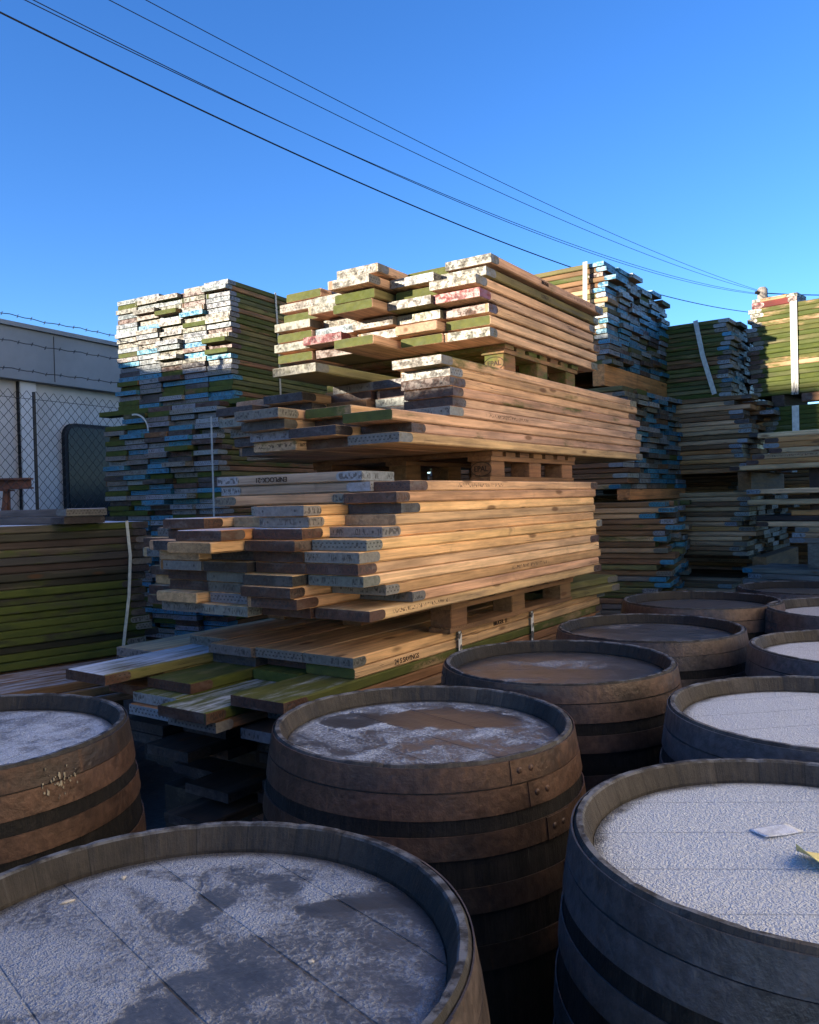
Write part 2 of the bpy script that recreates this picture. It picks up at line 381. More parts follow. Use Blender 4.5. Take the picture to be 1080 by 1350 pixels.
def board_mb(L, w, t, tint, moss, frost, seed, rings=9, endtint=None, plates=(None, None), mossend=0.0):
    """board from x=0 (near end) to x=L, width along y, thickness up from z=0; returns (wood MB, [plate MBs])"""
    b = MB(); c = .005
    xs = [0.0, .004] + [L * k / (rings - 1) for k in range(1, rings - 1)] + [L - .004, L] if rings > 2 else [0, L]
    prof = [(-w/2 + c, 0), (w/2 - c, 0), (w/2, c), (w/2, t - c), (w/2 - c, t), (-w/2 + c, t), (-w/2, t - c), (-w/2, c)]
    bow = rng.uniform(-.002, .002) if rings > 2 else 0
    vs = []; fs = []; tn = []; ms = []
    cup = rng.uniform(-.0012, .0012) if rings > 2 else 0
    skew = rng.uniform(-.004, .004)
    for i, x in enumerate(xs):
        for (y, z) in prof:
            xx = x + (skew * y / w if (i < 2) else 0)
            sh = .0028 if (i in (0, len(xs) - 1) and rings > 2) else 0.0
            yy = y * (1 - sh / w * 2) + bow * math.sin(math.pi * x / L)
            zz = z + (sh * (.5 - z / t) if rings > 2 else 0)
            if rings > 2 and 1 < i < len(xs) - 2: yy += rng.uniform(-.0006, .0006)
            vs.append((xx, yy, zz))
        if i:
            for j in range(8):
                a = (i - 1) * 8 + j; bb = (i - 1) * 8 + (j + 1) % 8
                fs.append((a, bb, bb + 8, a + 8)); tn.append(tint); ms.append(moss)
    et = endtint or tuple(x * .62 for x in tint)
    fs.append(tuple(range(7, -1, -1))); tn.append(et); ms.append(max(moss, mossend) if mossend else moss)
    k = (len(xs) - 1) * 8; fs.append(tuple(range(k, k + 8))); tn.append(et); ms.append(moss)
    b.add(vs, fs, 0, None, seed, tn, ms, frost)
    pls = []
    for end, pc in enumerate(plates):
        if pc is None: pls.append(None); continue
        p = MB(); e = .0016; sl = rng.uniform(.07, .115)
        zt = t * .5
        rad = t * .44
        q = MB()
        # end sheet
        q.box(-e, -.0002, -w/2 - e, w/2 + e, t * .04, t * .96, seed=seed + .37 * end, tint=pc)
        for sgn in (-1, 1):
            n = 5; poly = [(0.0, zt - rad), (sl - rad, zt - rad)]
            poly += [(sl - rad + rad * math.sin(a), zt - rad * math.cos(a)) for a in [math.pi * i / (n + 1) for i in range(1, n + 1)]]
            poly += [(sl - rad, zt + rad), (0.0, zt + rad)]
            m = len(poly); y0 = sgn * (w/2 + .0003); y1 = sgn * (w/2 + e)
            vv = [(x, y0, z) for x, z in poly] + [(x, y1, z) for x, z in poly]
            o_ = tuple(range(m, 2 * m)); ff = [o_ if sgn < 0 else o_[::-1]]
            for i in range(m):
                j = (i + 1) % m
                ff.append((i, j, j + m, i + m) if sgn < 0 else (j, i, i + m, j + m))
            q.add(vv, ff, seed=seed + .37 * end + .11, tint=pc)
        p.merge(q, Matrix.Identity(4) if end == 0 else Matrix.Translation((L, 0, 0)) @ Matrix.Rotation(math.pi, 4, 'Z'))
        if end == 1: p.gc = q.gc
        pls.append(p)
    return b, pls

STUFF = MB()      # every board past the three hundred that show largest
n_things = 0
PROTO = bpy.data.objects.new('scaffold_board', None)
ORD = ['first', 'second', 'third', 'fourth', 'fifth', 'sixth', 'seventh', 'eighth', 'ninth', 'tenth', 'eleventh', 'twelfth', 'thirteenth',
       'fourteenth', 'fifteenth', 'sixteenth', 'seventeenth', 'eighteenth', 'nineteenth', 'twentieth', 'twenty-first', 'twenty-second', 'twenty-third', 'twenty-fourth', 'twenty-fifth']
board_first = None
plate_first = None
def place_board(pos, ang, L, w, t, wood, plate=(None, None), moss=.1, frost=.15, label=None, group=None, thing=True, mossend=0.0, stamp=None, tiltx=0.0, tint=None):
    """ang: heading of the board's +x. one scaffold_board thing with its end plates as parts, or a piece of the far mass"""
    global n_things, board_first, plate_first
    seed = rng.uniform(0, 40)
    tn = tint or jitter(TINTS[wood])
    pcs = tuple(jitter(PLATES[p]) if p else None for p in plate)
    mb, pls = board_mb(L, w, t, tn, moss, frost, seed, 9 if thing else 2, None, pcs, mossend)
    if not thing:
        M = Matrix.Translation(pos) @ Matrix.Rotation(ang, 4, 'Z')
        STUFF.merge(mb, M)
        for p in pls:
            if p: p.mi = [1] * len(p.mi); STUFF.merge(p, M)
        return None
    mats = [WOOD]
    if stamp:
        body, size, sx, side, flip = stamp       # side -1: the face at y=-w/2, +1: y=+w/2
        mats.append(INK)
        if side < 0: Rm = Matrix.Rotation(math.pi / 2, 4, 'X')
        else: Rm = Matrix.Rotation(math.pi, 4, 'Z') @ Matrix.Rotation(math.pi / 2, 4, 'X')
        if flip: Rm = Rm @ Matrix.Rotation(math.pi, 4, 'Z')
        mb.text(body, size, Matrix.Translation((sx, side * (w/2 + .0004), t * .5)) @ Rm, tint=(.03, .02, .015))
    me = mb.mesh('scaffold_board', mats)
    if board_first is None:
        o = link('scaffold_board', me); board_first = o
    else:
        o = board_first.copy(); o.data = me; COL.objects.link(o)
    n_things += 1
    o.location = pos; o.rotation_euler = (tiltx, 0, ang + (rng.gauss(0, .0028) if group == CENTRAL else 0))
    tag(o, label, 'scaffold board', group)
    for p in pls:
        if p:
            pm = p.mesh('end_plate', [PLATE])
            if plate_first is None: c = link('end_plate', pm); plate_first = c
            else: c = plate_first.copy(); c.data = pm; COL.objects.link(c)
            c.parent = o
    return o

def pick(d):
    ks = list(d); return rng.choices(ks, [d[k] for k in ks])[0]

def look_words(wood, plate, moss, mossend):
    a = PNAME[plate] if plate else ('moss-ended' if mossend > .5 else 'plain-ended')
    return a

# ---- pallets
def make_pallet(pos, ang, lx, ly, h, wood, label, moss=.1, letters=False, group='pallets between the board tiers'):
    """lx along +x (ang), ly along +y; three runners of blocks along x, deck boards along y"""
    root = bpy.data.objects.new('wooden_pallet', None); COL.objects.link(root); root.location = pos; root.rotation_euler = (0, 0, ang)
    tag(root, label, 'pallet', group)
    bt = .020; bh = h - 4 * bt if h > .15 else h - 3 * bt - .002
    ys = (-ly/2 + .06, 0, ly/2 - .06)
    z1 = bt + bh
    for iy, y in enumerate(ys):
        m = MB(); m.box(-lx/2, lx/2, y - .05, y + .05, 0, bt - .001, tint=jitter(TINTS[wood]), moss=moss, seed=rng.uniform(0, 40)); m_me = m.mesh('bottom_runner', [WOOD]); link('bottom_runner', m_me, root)
        for ix, x in enumerate((-lx/2 + .072, 0, lx/2 - .072)):
            b = MB(); c = .004
            tb = jitter(TINTS[wood], .2)
            hx, hy = .060, .050
            pf = [(-hx + c, -hy), (hx - c, -hy), (hx, -hy + c), (hx, hy - c), (hx - c, hy), (-hx + c, hy), (-hx, hy - c), (-hx, -hy + c)]
            vs = [(x + px_, y + py_, z) for z in (bt, z1) for px_, py_ in pf]
            fs = [tuple(range(7, -1, -1)), tuple(range(8, 16))] + [(i, (i + 1) % 8, (i + 1) % 8 + 8, i + 8) for i in range(8)]
            b.add(vs, fs, tint=tb, moss=moss, seed=rng.uniform(0, 40))
            mats = [WOOD]
            if letters and ix == 0 and iy == 0:
                mats.append(INK)
                F = Matrix.Translation((x - hx - .0006, y, (bt + z1) / 2)) @ Matrix.Rotation(-math.pi / 2, 4, 'Z') @ Matrix.Rotation(math.pi / 2, 4, 'X')
                b.text('EPAL', .032, F, tint=(.03, .02, .015))
                b.tube([F @ Vector((.050 * math.cos(a), .030 * math.sin(a), 0)) for a in [2 * math.pi * i / 40 for i in range(41)]], .0016, 4, mi=1, cap=False)
            link('block', b.mesh('block', mats), root)
        s = MB(); s.box(-lx/2, lx/2, y - .058, y + .058, z1 + .0005, z1 + bt, tint=jitter(TINTS[wood]), moss=moss, seed=rng.uniform(0, 40))
        link('stringer_board', s.mesh('stringer_board', [WOOD]), root)
    n = 7; wd = lx / n * .72
    for i in range(n):
        x = -lx/2 + wd/2 + (lx - wd) * i / (n - 1)
        s = MB(); s.box(x - wd/2, x + wd/2, -ly/2 + rng.uniform(-.004, .004), ly/2 + rng.uniform(-.004, .004), z1 + bt + .0005, z1 + 2 * bt, tint=jitter(TINTS[wood]), moss=moss, seed=rng.uniform(0, 40))
        link('deck_board', s.mesh('deck_board', [WOOD]), root)
    return root

def heading(th): return math.pi / 2 - R(th)
def frame(th): 
    a = R(th); return Vector((math.sin(a), math.cos(a), 0)), Vector((-math.cos(a), math.sin(a), 0))

def tier(E0, th, z0, nlay, pitch, ncol, L, prot, looks, tname, group, thing=True, sgn=1, w=.225, gap=.006, skip=(), wood=None, mossend=None,
         frost=.15, jit=.05, rightjit=.05, stamps={}, special={}, fromtop=True, slide=.008, thick=None, plate_far=.6, thing_fn=None, cw='column', shift=None):
    d, e = frame(th); e = e * sgn; ang = heading(th)
    for l in range(nlay):
        for c in range(ncol):
            if (l, c) in skip: continue
            p = prot(l, c)
            W = c * (w + gap) + w / 2 + rng.uniform(-slide, slide) + (shift(l) if shift else 0)
            lk = special.get((l, c)) or {}
            pl = lk.get('plate', pick(looks['plate'])); pl = None if pl == 'none' else pl
            wd = lk.get('wood', pick(looks['wood'])); ms = lk.get('moss', looks['moss']() if callable(looks['moss']) else looks['moss'])
            me_ = lk.get('mossend', (.95 if rng.random() < looks.get('mossend', 0) else 0.0) if pl is None else 0.0)
            LL = L + p + rng.uniform(-rightjit, rightjit) + lk.get('dL', 0)
            pos = Vector((E0[0], E0[1], 0)) + e * W - d * p
            pos.z = z0 + l * pitch
            far = pl if rng.random() < plate_far else None
            tg = thing_fn(l, c) if thing_fn else thing
            lab = None
            if tg:
                r = ORD[nlay - 1 - l]
                lab = tname % dict(look=lk.get('look', look_words(wd, pl, ms, me_)), row=r, col=(ORD[c]))
            place_board(pos, ang, LL, w, (thick or pitch) - .0012, wd, (pl, far), ms, lk.get('frost', frost), lab, group, tg, me_, stamps.get((l, c)))

# ============================================================ central stack
TH = 35.0
d0, e0 = frame(TH)
CENTRAL = 'boards in the tall central stack'
# top tier (T3)
P3 = [-.03, -.04, -.03, .048, .08, -.015, -.02]
left3 = {(0,1):-.02,(0,2):.24,(0,3):.04,(0,4):.06,(1,1):.04,(1,2):.0,(1,3):.16,(1,4):.09,(2,1):.0,(2,2):.05,(2,3):.03,(2,4):.06,
         (3,1):.1,(3,2):.26,(3,3):-.05,(3,4):.08,(4,1):.02,(4,2):.22,(4,3):.10,(4,4):.0,(5,1):.07,(5,2):.30,(5,3):.03,(5,4):.02,(6,1):-.10,(6,2):.24,(6,3):-.12,(6,4):.0}
L3 = dict(plate=dict(white=7, none=2.6, pale=.6, grey=.6), wood=dict(peach=6, tan=2, olive=1), moss=lambda: rng.uniform(.0, .3), mossend=.75)
sp3 = {(4,0):dict(plate='white'),(3,0):dict(plate='red'),(2,0):dict(plate='rust', look='dark rust-ended', wood='tan'),(1,0):dict(plate='none', mossend=.97, wood='peach'),(0,0):dict(plate='white'),
       (5,0):dict(plate='white', wood='olive', moss=.32),(6,0):dict(plate='white', moss=.25),
       (1,3):dict(plate='red'),(0,2):dict(plate='none', mossend=.97),(0,4):dict(plate='none', mossend=.97),(0,3):dict(plate='rust'),(2,4):dict(plate='none', mossend=.95),(4,4):dict(plate='none', mossend=.8, wood='peach'),(2,3):dict(plate='pale')}
tier((.345, 3.5), 33.6, CAMZ + .697, 7, .0515, 5, 1.30, lambda l, c: P3[l] if c == 0 else left3[(l, c)] * .7, L3,
     '%(look)s board, %(row)s layer down, %(col)s column from the corner, topmost tier of central stack', CENTRAL, thick=.0425,
     special=sp3, stamps={(5, 0): ('CONGER 21', .022, .62, -1, False), (6, 0): ('BRUGER', .022, .55, -1, False)},
     shift=lambda l: -.02 if l == 6 else 0, frost=.42)
# thin spacer sticks that hold the top tier's layers apart
d3, e3 = frame(33.6)
for l in range(1, 7):
    for s_ in (.35, .95):
        m = MB(); m.box(-.02, .02, -.5, .5, 0, .0084, tint=jitter(TINTS['dark']), seed=rng.uniform(0, 40))
        pos = Vector((.345, 3.5, 0)) + e3 * .60 + d3 * s_; pos.z = CAMZ + .697 + l * .0515 - .0088
        o = link('spacer_stick', m.mesh('spacer_stick', [WOOD]), None, pos, heading(33.6))
        tag(o, 'thin dark spacer stick between two layers of topmost tier', 'spacer', 'spacer sticks in the topmost tier')

# second tier (T2)
P2 = [.39, .30, .42, .06, .02, .03, .04, .03, .09]
def p2(l, c):
    if c == 0: return P2[l]
    t_ = {(8,2):.28,(3,1):.36,(3,2):.50,(3,3):.36,(2,1):.30,(2,2):.46,(2,3):.30,(2,4):.02,(1,1):.44,(1,2):.42,(1,3):.28,(1,4):.0,(0,1):.34,(0,2):.40,(0,3):.26,(0,4):.0,(3,4):-.05}
    if (l, c) in t_: return t_[(l, c)]
    return rng.uniform(-.12, .06) + (.12 if c > 2 else 0)
L2 = dict(plate=dict(dark=4, rust=2, grey=2, none=1.5), wood=dict(peach=4, pine=2, tan=3, brown=.5, olive=.5), moss=lambda: rng.uniform(.0, .40), mossend=.2)
sp2 = {(8,0):dict(plate='white', wood='peach', moss=.42),(7,0):dict(plate='grey', moss=.28),(6,0):dict(plate='rust', wood='pine'),(5,0):dict(plate='rust', wood='peach'),(4,0):dict(plate='rust'),
       (3,0):dict(plate='grey', moss=.2),(2,0):dict(plate='none', wood='peach', look='tan-faced'),(1,0):dict(plate='rust', wood='peach'),(0,0):dict(plate='grey', wood='pine', moss=.0),
       (8,2):dict(plate='white', wood='olive', moss=.5),(3,1):dict(plate='none', mossend=.8, wood='tan'),(3,2):dict(plate='grey'),(3,3):dict(plate='grey'),(2,2):dict(plate='dark'),(1,2):dict(plate='galv')}
tier((.190, 3.15), TH, CAMZ + .203, 9, .0384, 5, 2.05, p2, L2,
     '%(look)s board, %(row)s layer down, %(col)s column from the corner, second tier of central stack', CENTRAL,
     special=sp2, skip={(8,1),(8,3),(8,4),(7,3),(7,4)}, frost=.3)

# third tier (T1)
P1 = [-.035, -.27, -.12, 0, .01, .015, -.02, -.12, -.2, -.23, -.2, -.28]
def p1(l, c):
    if c == 0: return P1[l]
    t_ = {(8,3):.03,(7,3):.0,(7,1):.02,(6,1):.06,(7,2):.16,(6,2):.2,(6,3):.1,(0,1):-.02,(1,1):.06,(2,1):.08,(0,2):.05,(9,1):.0,(9,2):-.2,(8,2):-.1}
    if (l, c) in t_: return t_[(l, c)]
    return rng.uniform(-.08, .10) - (.1 if c == 4 else 0)
L1 = dict(plate=dict(rust=4, grey=4, dark=2, none=2.5), wood=dict(gold=5, pine=3, orange=1.6, tan=3, brown=.5), moss=lambda: rng.uniform(-.1, .08), mossend=0)
sp1 = {(11,0):dict(plate='rust', wood='pine'),(10,0):dict(plate='rust', wood='tan'),(9,0):dict(plate='dark', wood='gold'),(8,0):dict(plate='none', wood='tan'),(7,0):dict(plate='grey', wood='gold'),
       (6,0):dict(plate='grey', wood='gold'),(5,0):dict(plate='grey', wood='gold'),(4,0):dict(plate='rust', wood='tan'),(3,0):dict(plate='grey', wood='pine'),(2,0):dict(plate='grey', wood='gold'),
       (1,0):dict(plate='grey', wood='pine'),(0,0):dict(plate='rust', wood='tan'),(8,3):dict(plate='rust', frost=.7),(7,1):dict(plate='rust', frost=.72),(7,2):dict(plate='rust', frost=.6),(2,2):dict(plate='white'),(6,1):dict(plate='rust', wood='orange')}
tier((-.155, 2.57), TH, CAMZ - .385, 12, .0380, 5, 1.93, p1, L1,
     '%(look)s board, %(row)s layer down, %(col)s column from the corner, third tier of central stack', CENTRAL,
     special=sp1, skip={(11,1),(11,2),(11,3),(11,4),(10,1),(10,2),(10,3),(10,4),(9,3),(9,4),(8,4)}, frost=.3)
# three short boards lying crosswise on that tier
cx = heading(TH) + math.pi / 2
for i, (X, Y, z, L, pl, wd, nm, st) in enumerate((
        (-.165, 2.875, -.003 + .0384 * 2, .66, 'galv', 'grey', 'short upside-down stamped board with zinc ends lying crosswise', ('ENPLOCK-21', .026, .40, 1, True)),
        (-.135, 2.87, -.003 + .0384, .68, 'galv', 'grey', 'short unstamped zinc-ended board lying crosswise below the stamped one', None),
        (-.215, 2.90, -.003, .62, 'white', 'tan', 'short white-dotted crosswise board, lowest of three on third tier', None))):
    a = math.radians(180 - 29)
    d_ = Vector((math.cos(a), math.sin(a), 0)); n_ = Vector((-d_.y, d_.x, 0))   # n_ points to the camera side
    pos = Vector((X, Y, 0)) - n_ * .1125; pos.z = CAMZ + z
    place_board(pos, a, L, .225, .0368, wd, (pl, pl), .0, .25, nm, CENTRAL, True, 0, st, tint=(.34, .27, .20) if wd == 'grey' else None)

# bottom tier (T0)
pT0 = {(3,0):0,(3,1):.0,(3,2):.02,(3,3):-.08,(2,0):-.01,(2,1):-.06,(2,2):.0,(2,3):.47,(1,2):.30,(1,0):.34,(1,1):.02,(1,3):.22,(0,1):.44,(0,2):.36,(0,0):.2,(0,3):.3,(3,4):-.3,(2,4):.1,(1,4):.1,(0,4):.2}
L0 = dict(plate=dict(rust=3, grey=4, dark=2), wood=dict(pine=4, tan=3), moss=lambda: rng.uniform(0, .2), mossend=.2)
sp0 = {(3,0):dict(plate='grey', wood='gold', frost=.0, moss=.0),(3,1):dict(plate='grey', wood='pine', frost=.0, moss=.02),(3,2):dict(plate='grey', wood='pine', frost=.0, moss=.02),(3,3):dict(plate='grey', wood='tan', frost=.35),
       (2,0):dict(plate='none', mossend=.85, wood='pine', moss=.0),(2,1):dict(plate='rust'),(2,3):dict(plate='rust', wood='olive', frost=.60, moss=.5, look='frost-topped rust-ended'),
       (1,2):dict(plate='rust', wood='olive', moss=.72, frost=.3),(1,0):dict(plate='rust', wood='tan', moss=.78, frost=.30),(1,1):dict(plate='none', wood='green', moss=.95, mossend=.9, frost=.1),(1,3):dict(plate='rust', moss=.5),
       (0,1):dict(plate='rust', wood='olive', moss=.72, frost=.42),(0,2):dict(plate='galv', wood='olive', moss=.7, frost=.3),(0,0):dict(plate='dark', wood='brown'),(0,3):dict(plate='rust', wood='brown', moss=.4)}
tier((-.20, 2.73), TH, CAMZ - .672, 4, .0380, 5, 2.2, lambda l, c: pT0[(l, c)], L0,
     '%(look)s board, %(row)s layer down, %(col)s column from the corner, broad tier behind the barrels', CENTRAL,
     special=sp0, skip={(3,4)}, frost=.3, stamps={(2,0): ('24 S SAVINGS', .026, .30, -1, False), (3,0): ('BRUGER  21', .024, 1.02, -1, False)}, slide=.004, plate_far=1.0)
# lower boards under it, the deepest tinted dark to deepen the shade there
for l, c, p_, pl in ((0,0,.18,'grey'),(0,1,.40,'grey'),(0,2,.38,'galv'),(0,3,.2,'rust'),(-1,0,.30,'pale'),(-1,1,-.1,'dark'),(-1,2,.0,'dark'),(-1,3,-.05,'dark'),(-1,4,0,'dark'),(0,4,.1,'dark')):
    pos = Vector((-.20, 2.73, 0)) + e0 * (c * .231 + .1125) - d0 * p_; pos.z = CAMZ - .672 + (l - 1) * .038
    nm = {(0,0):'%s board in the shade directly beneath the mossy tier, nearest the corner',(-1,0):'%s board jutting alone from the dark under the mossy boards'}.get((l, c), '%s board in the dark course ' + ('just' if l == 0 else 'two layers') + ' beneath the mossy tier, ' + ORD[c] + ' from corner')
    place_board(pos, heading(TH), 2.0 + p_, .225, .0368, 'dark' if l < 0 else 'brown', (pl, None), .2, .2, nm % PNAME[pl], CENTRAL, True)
rr = random.Random(3)
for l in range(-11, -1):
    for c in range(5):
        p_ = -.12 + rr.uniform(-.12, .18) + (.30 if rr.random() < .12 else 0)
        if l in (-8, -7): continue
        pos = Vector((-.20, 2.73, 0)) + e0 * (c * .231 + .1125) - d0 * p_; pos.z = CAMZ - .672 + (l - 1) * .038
        place_board(pos, heading(TH), 1.9 + p_, .225, .0368, 'dark', (pick(dict(dark=4, rust=1)), None), .1, .1, thing=False)  # dark wood and plate colours add to the shade down here
# dunnage that carries the lowest boards
for s_, nm in ((.15, 'near'), (1.55, 'far')):
    for zz, hh in ((0.0, .205), (CAMZ - .672 - 9 * .038 + .001, .074)):
        m = MB(); m.box(-.05, .05, -.55, .55, 0, hh, tint=jitter(TINTS['dark']), moss=.1, seed=rng.uniform(0, 30))
        pos = Vector((-.20, 2.73, 0)) + e0 * .58 + d0 * s_; pos.z = zz
        o = link('timber_bearer', m.mesh('timber_bearer', [WOOD]), None, pos, heading(TH))
        tag(o, 'dark square bearer in the shadow under the central stack', 'bearer', 'bearers in the dark under the central stack')

# pallets of the central stack
def pal(E0, th, a, wl, lx, ly, z, h, wood, label, moss=.1, letters=True):
    d, e = frame(th); pos = Vector((E0[0], E0[1], 0)) + d * (a + lx/2) + e * (wl + ly/2); pos.z = CAMZ + z
    return make_pallet(pos, heading(th), lx, ly, h, wood, label, moss, letters)
pal((.345, 3.5), 33.6, .21, .02, .86, 1.05, .5505, .145, 'brown', 'mossy green pallet under the topmost tier of central stack', .6)
pal((.190, 3.15), TH, .34, .04, .86, 1.0, 0.0735, .128, 'brown', 'brown pallet with crumbling block below the second tier of central stack', .0)
pal((-.155, 2.57), TH, .66, .085, 1.15, 1.0, -.519, .133, 'brown', 'pale pallet with splintered deck under the third tier of central stack', .0, False)

# white tags of banding on the right side of the bottom tier
def strap(name, pts, normal, width, tint, label, cat, mark=1.0, group=None):
    """flat band with thickness following pts, its flat side facing normal"""
    m = MB(); n = Vector(normal).normalized(); vs = []; gcs = []; fs = []; run = 0
    for i, p in enumerate(pts):
        p = Vector(p); q0 = Vector(pts[max(i - 1, 0)]); q1 = Vector(pts[min(i + 1, len(pts) - 1)])
        u = (q1 - q0).normalized().cross(n).normalized()
        if i: run += (p - Vector(pts[i - 1])).length
        for a, b in ((-1, 0), (1, 0), (1, 1), (-1, 1)):
            vs.append(p + u * a * width / 2 + n * b * .0015); gcs.append((0, a * width / 2, run))
        if i:
            for j in range(4): fs.append(((i-1)*4+j, (i-1)*4+(j+1)%4, i*4+(j+1)%4, i*4+j))
    fs.append((0, 3, 2, 1)); k = (len(pts) - 1) * 4; fs.append((k, k+1, k+2, k+3))
    m.add(vs, fs, gc=gcs, tint=tint, moss=mark)
    o = link(name, m.mesh(name, [STRAP])); o['label'] = label; o['category'] = cat
    if group: o['group'] = group
    return o
nr0 = Vector((math.cos(R(TH)), -math.sin(R(TH)), 0))
for s_, nm in ((.66, 'white printed band on the golden bottom boards, nearer the barrel'), (1.30, 'white printed band on the golden bottom boards, farther from the corner')):
    b0 = Vector((-.20, 2.73, 0)) + d0 * s_ + nr0 * .012
    strap('strapping_band', [b0 + Vector((0, 0, CAMZ - .672 + .153)), b0 + Vector((0, 0, CAMZ - .60)) , b0 + nr0 * -.002 + Vector((0, 0, CAMZ - .72))], nr0, .024, (.75, .75, .72), nm, 'strap')
# loose small boards at the far end of the bottom tier
for k, (q, W, z, nm) in enumerate(((2.12, .02, -.481, 'short mossy board stacked at the far end of bottom tier, upper one'), (2.05, -.02, -.519, 'short mossy board at the far end of bottom tier, lower one'))):
    pos = Vector((-.20, 2.73, 0)) + d0 * (q - .45) + e0 * (W + .1125); pos.z = CAMZ + z
    place_board(pos, heading(TH) - .12, .62, .225, .0368, 'olive', (None, 'white'), .35, .2, nm, CENTRAL, True)

# ============================================================ green stack by the fence
GA = math.atan2(.68, .72)           # heading of its long side
gd = Vector((math.cos(GA), math.sin(GA), 0)); gn = Vector((gd.y, -gd.x, 0))     # gn faces the camera
g0 = Vector((-1.385, 4.335, 0))
NG = 18
for l in range(NG):
    z = CAMZ - .753 + l * .0379
    r = NG - 1 - l
    wd = pick(dict(green=3, olive=2)) if l < 9 else pick(dict(brown=2, grey=1, olive=3))
    ms = rng.uniform(.66, .85) if l < 10 else rng.uniform(.30, .56)
    if l == 9: ms = .85
    if l in (2, 8): ms = .45
    off = rng.uniform(-.012, .012)
    for c in range(3):
        pos = g0 - gn * (c * .23 + .1125 + (off if c == 0 else 0)); pos = pos + gd * rng.uniform(-.05, .05); pos.z = z
        gt = jitter(TINTS[wd], .25); gm = sum(gt) / 3; gt = tuple((q * .45 + gm * .55) * (.36 if l < 9 else .36) for q in gt)
        if c == 0:
            place_board(pos, GA + math.pi, 1.9, .225, .0366, wd, (pick(dict(dark=3, grey=2)), None), ms, .85 if l == NG - 1 else .2,
                        '%s plank, %s from the top of the low strapped stack by the fence' % ('mossy' if ms > .5 else 'weathered', ORD[r]), 'planks of the low mossy stack', True, tint=gt)
        else:
            place_board(pos, GA + math.pi, 1.9, .225, .0366, wd, (pick(dict(dark=3, grey=2)), None), ms, .85, thing=False)
# two boards on top of it
for i in range(2):
    a = math.radians(180 - 33); d_ = Vector((math.cos(a), math.sin(a), 0)); n_ = Vector((-d_.y, d_.x, 0))
    pos = Vector((-1.66 + .012 * i, 3.935, 0)) - n_ * .1125; pos.z = CAMZ - .071 + i * .0378
    place_board(pos, a, 1.1, .225, .0368, 'grey', ('grey' if i else 'dark', None), .1, .95,
                'frosted loose board lying across the low mossy stack, ' + ('upper' if i else 'lower') + ' of two', 'loose boards on the low mossy stack', True, tint=(.16, .13, .11))
sp_ = g0 - gd * .12 + gn * .006
strap('strapping_band', [sp_ + Vector((0, 0, CAMZ - .066)), sp_ + gd * .01 + gn * .008 + Vector((0, 0, CAMZ - .25)), sp_ - gd * .005 + gn * .012 + Vector((0, 0, CAMZ - .45)), sp_ - gd * .05 + gn * .01 + Vector((0, 0, CAMZ - .76))], gn, .016, (.55, .57, .50),
      'loose pale strap hanging down the low mossy stack', 'strap', 0.0)
# wider frosted course it stands on
for c in range(5):
    for l in range(3):
        pos = g0 + gn * (.36 - c * .24 - .02 * l) + gd * (.10 + rng.uniform(-.12, .12)); pos.z = CAMZ - .88 + l * .038
        place_board(pos, GA + math.pi, 2.1, .225, .0366, 'brown', ('dark', None), .1, .46, thing=False)
for s_ in (.4, 1.5):
    m = MB(); m.box(-.06, .06, -.55, .55, 0, CAMZ - .88 - .001, tint=TINTS['dark'], moss=.1)
    pos = g0 - gn * .15 - gd * s_; pos.z = 0
    tag(link('timber_bearer', m.mesh('timber_bearer', [WOOD]), None, pos, GA), 'dark tall bearer under the low mossy stack by the fence', 'bearer', 'bearers under the low mossy stack')

# ============================================================ blue-ended stack (left, tall)
TS = 29.0
ds, es = frame(TS)
LS = dict(plate=dict(white=6, pale=5, blue=2, rust=1.6, grey=2, none=1.6), wood=dict(green=3, olive=3, brown=3), moss=lambda: rng.uniform(.25, .75), mossend=.7)
LSd = dict(plate=dict(galv=4, blue=3, grey=2.5, dark=1.2, rust=1, none=2.2), wood=dict(green=3, olive=2, brown=3), moss=lambda: rng.uniform(.25, .75), mossend=.6)
NSU = 22
tier((-1.262, 5.95), TS, CAMZ + 1.64 - 15 * .038, 15, .038, 5, 1.75, lambda l, c: rng.gauss(0, .012) + (.05 if rng.random() < .08 else 0), LS,
     '%(look)s board, %(row)s layer down, %(col)s column from the arris, sunny top of blue-ended stack', 'boards in the tall blue-ended stack',
     skip={(14,2)}, thick=.0358, gap=.009, slide=.003, rightjit=.03)
tier((-1.262, 5.95), TS, CAMZ + 1.64 - 23 * .038, 8, .038, 5, 1.75, lambda l, c: rng.gauss(0, .014), LSd, '', None, thing=False, thick=.0360, gap=.009, slide=.003)
tier((-1.33, 5.80), TS, CAMZ - .98, 45, .0384, 5, 1.75, lambda l, c: rng.gauss(0, .022) + (.07 if rng.random() < .08 else 0), LSd, '', None, thing=False, thick=.0360, gap=.009, skip={(44,3),(43,4),(44,4),(42,4)})
m = MB(); m.box(-.75, .75, -.06, .06, 0, .036, tint=TINTS['green'], moss=.9, seed=3)
pos = Vector((-1.262, 5.95, 0)) + es * .58 + ds * .0; pos.z = CAMZ + 1.64 - 24 * .038
tag(link('timber_bearer', m.mesh('timber_bearer', [WOOD]), None, pos, math.atan2(es.y, es.x)), 'long mossy bearer between the two tiers of the blue-ended stack', 'bearer')
for s_ in (.3, 1.4):
    m = MB(); m.box(-.6, .6, -.06, .06, 0, CAMZ - .98 - .001, tint=TINTS['dark'], moss=.1, seed=5)
    pos = Vector((-1.33, 5.80, 0)) + es * .58 + ds * s_; pos.z = 0
    tag(link('timber_bearer', m.mesh('timber_bearer', [WOOD]), None, pos, math.atan2(es.y, es.x)), 'dark bearer at ground level under the blue-ended stack', 'bearer', 'bearers under the blue-ended stack')
ns = Vector((math.cos(R(TS)), -math.sin(R(TS)), 0))
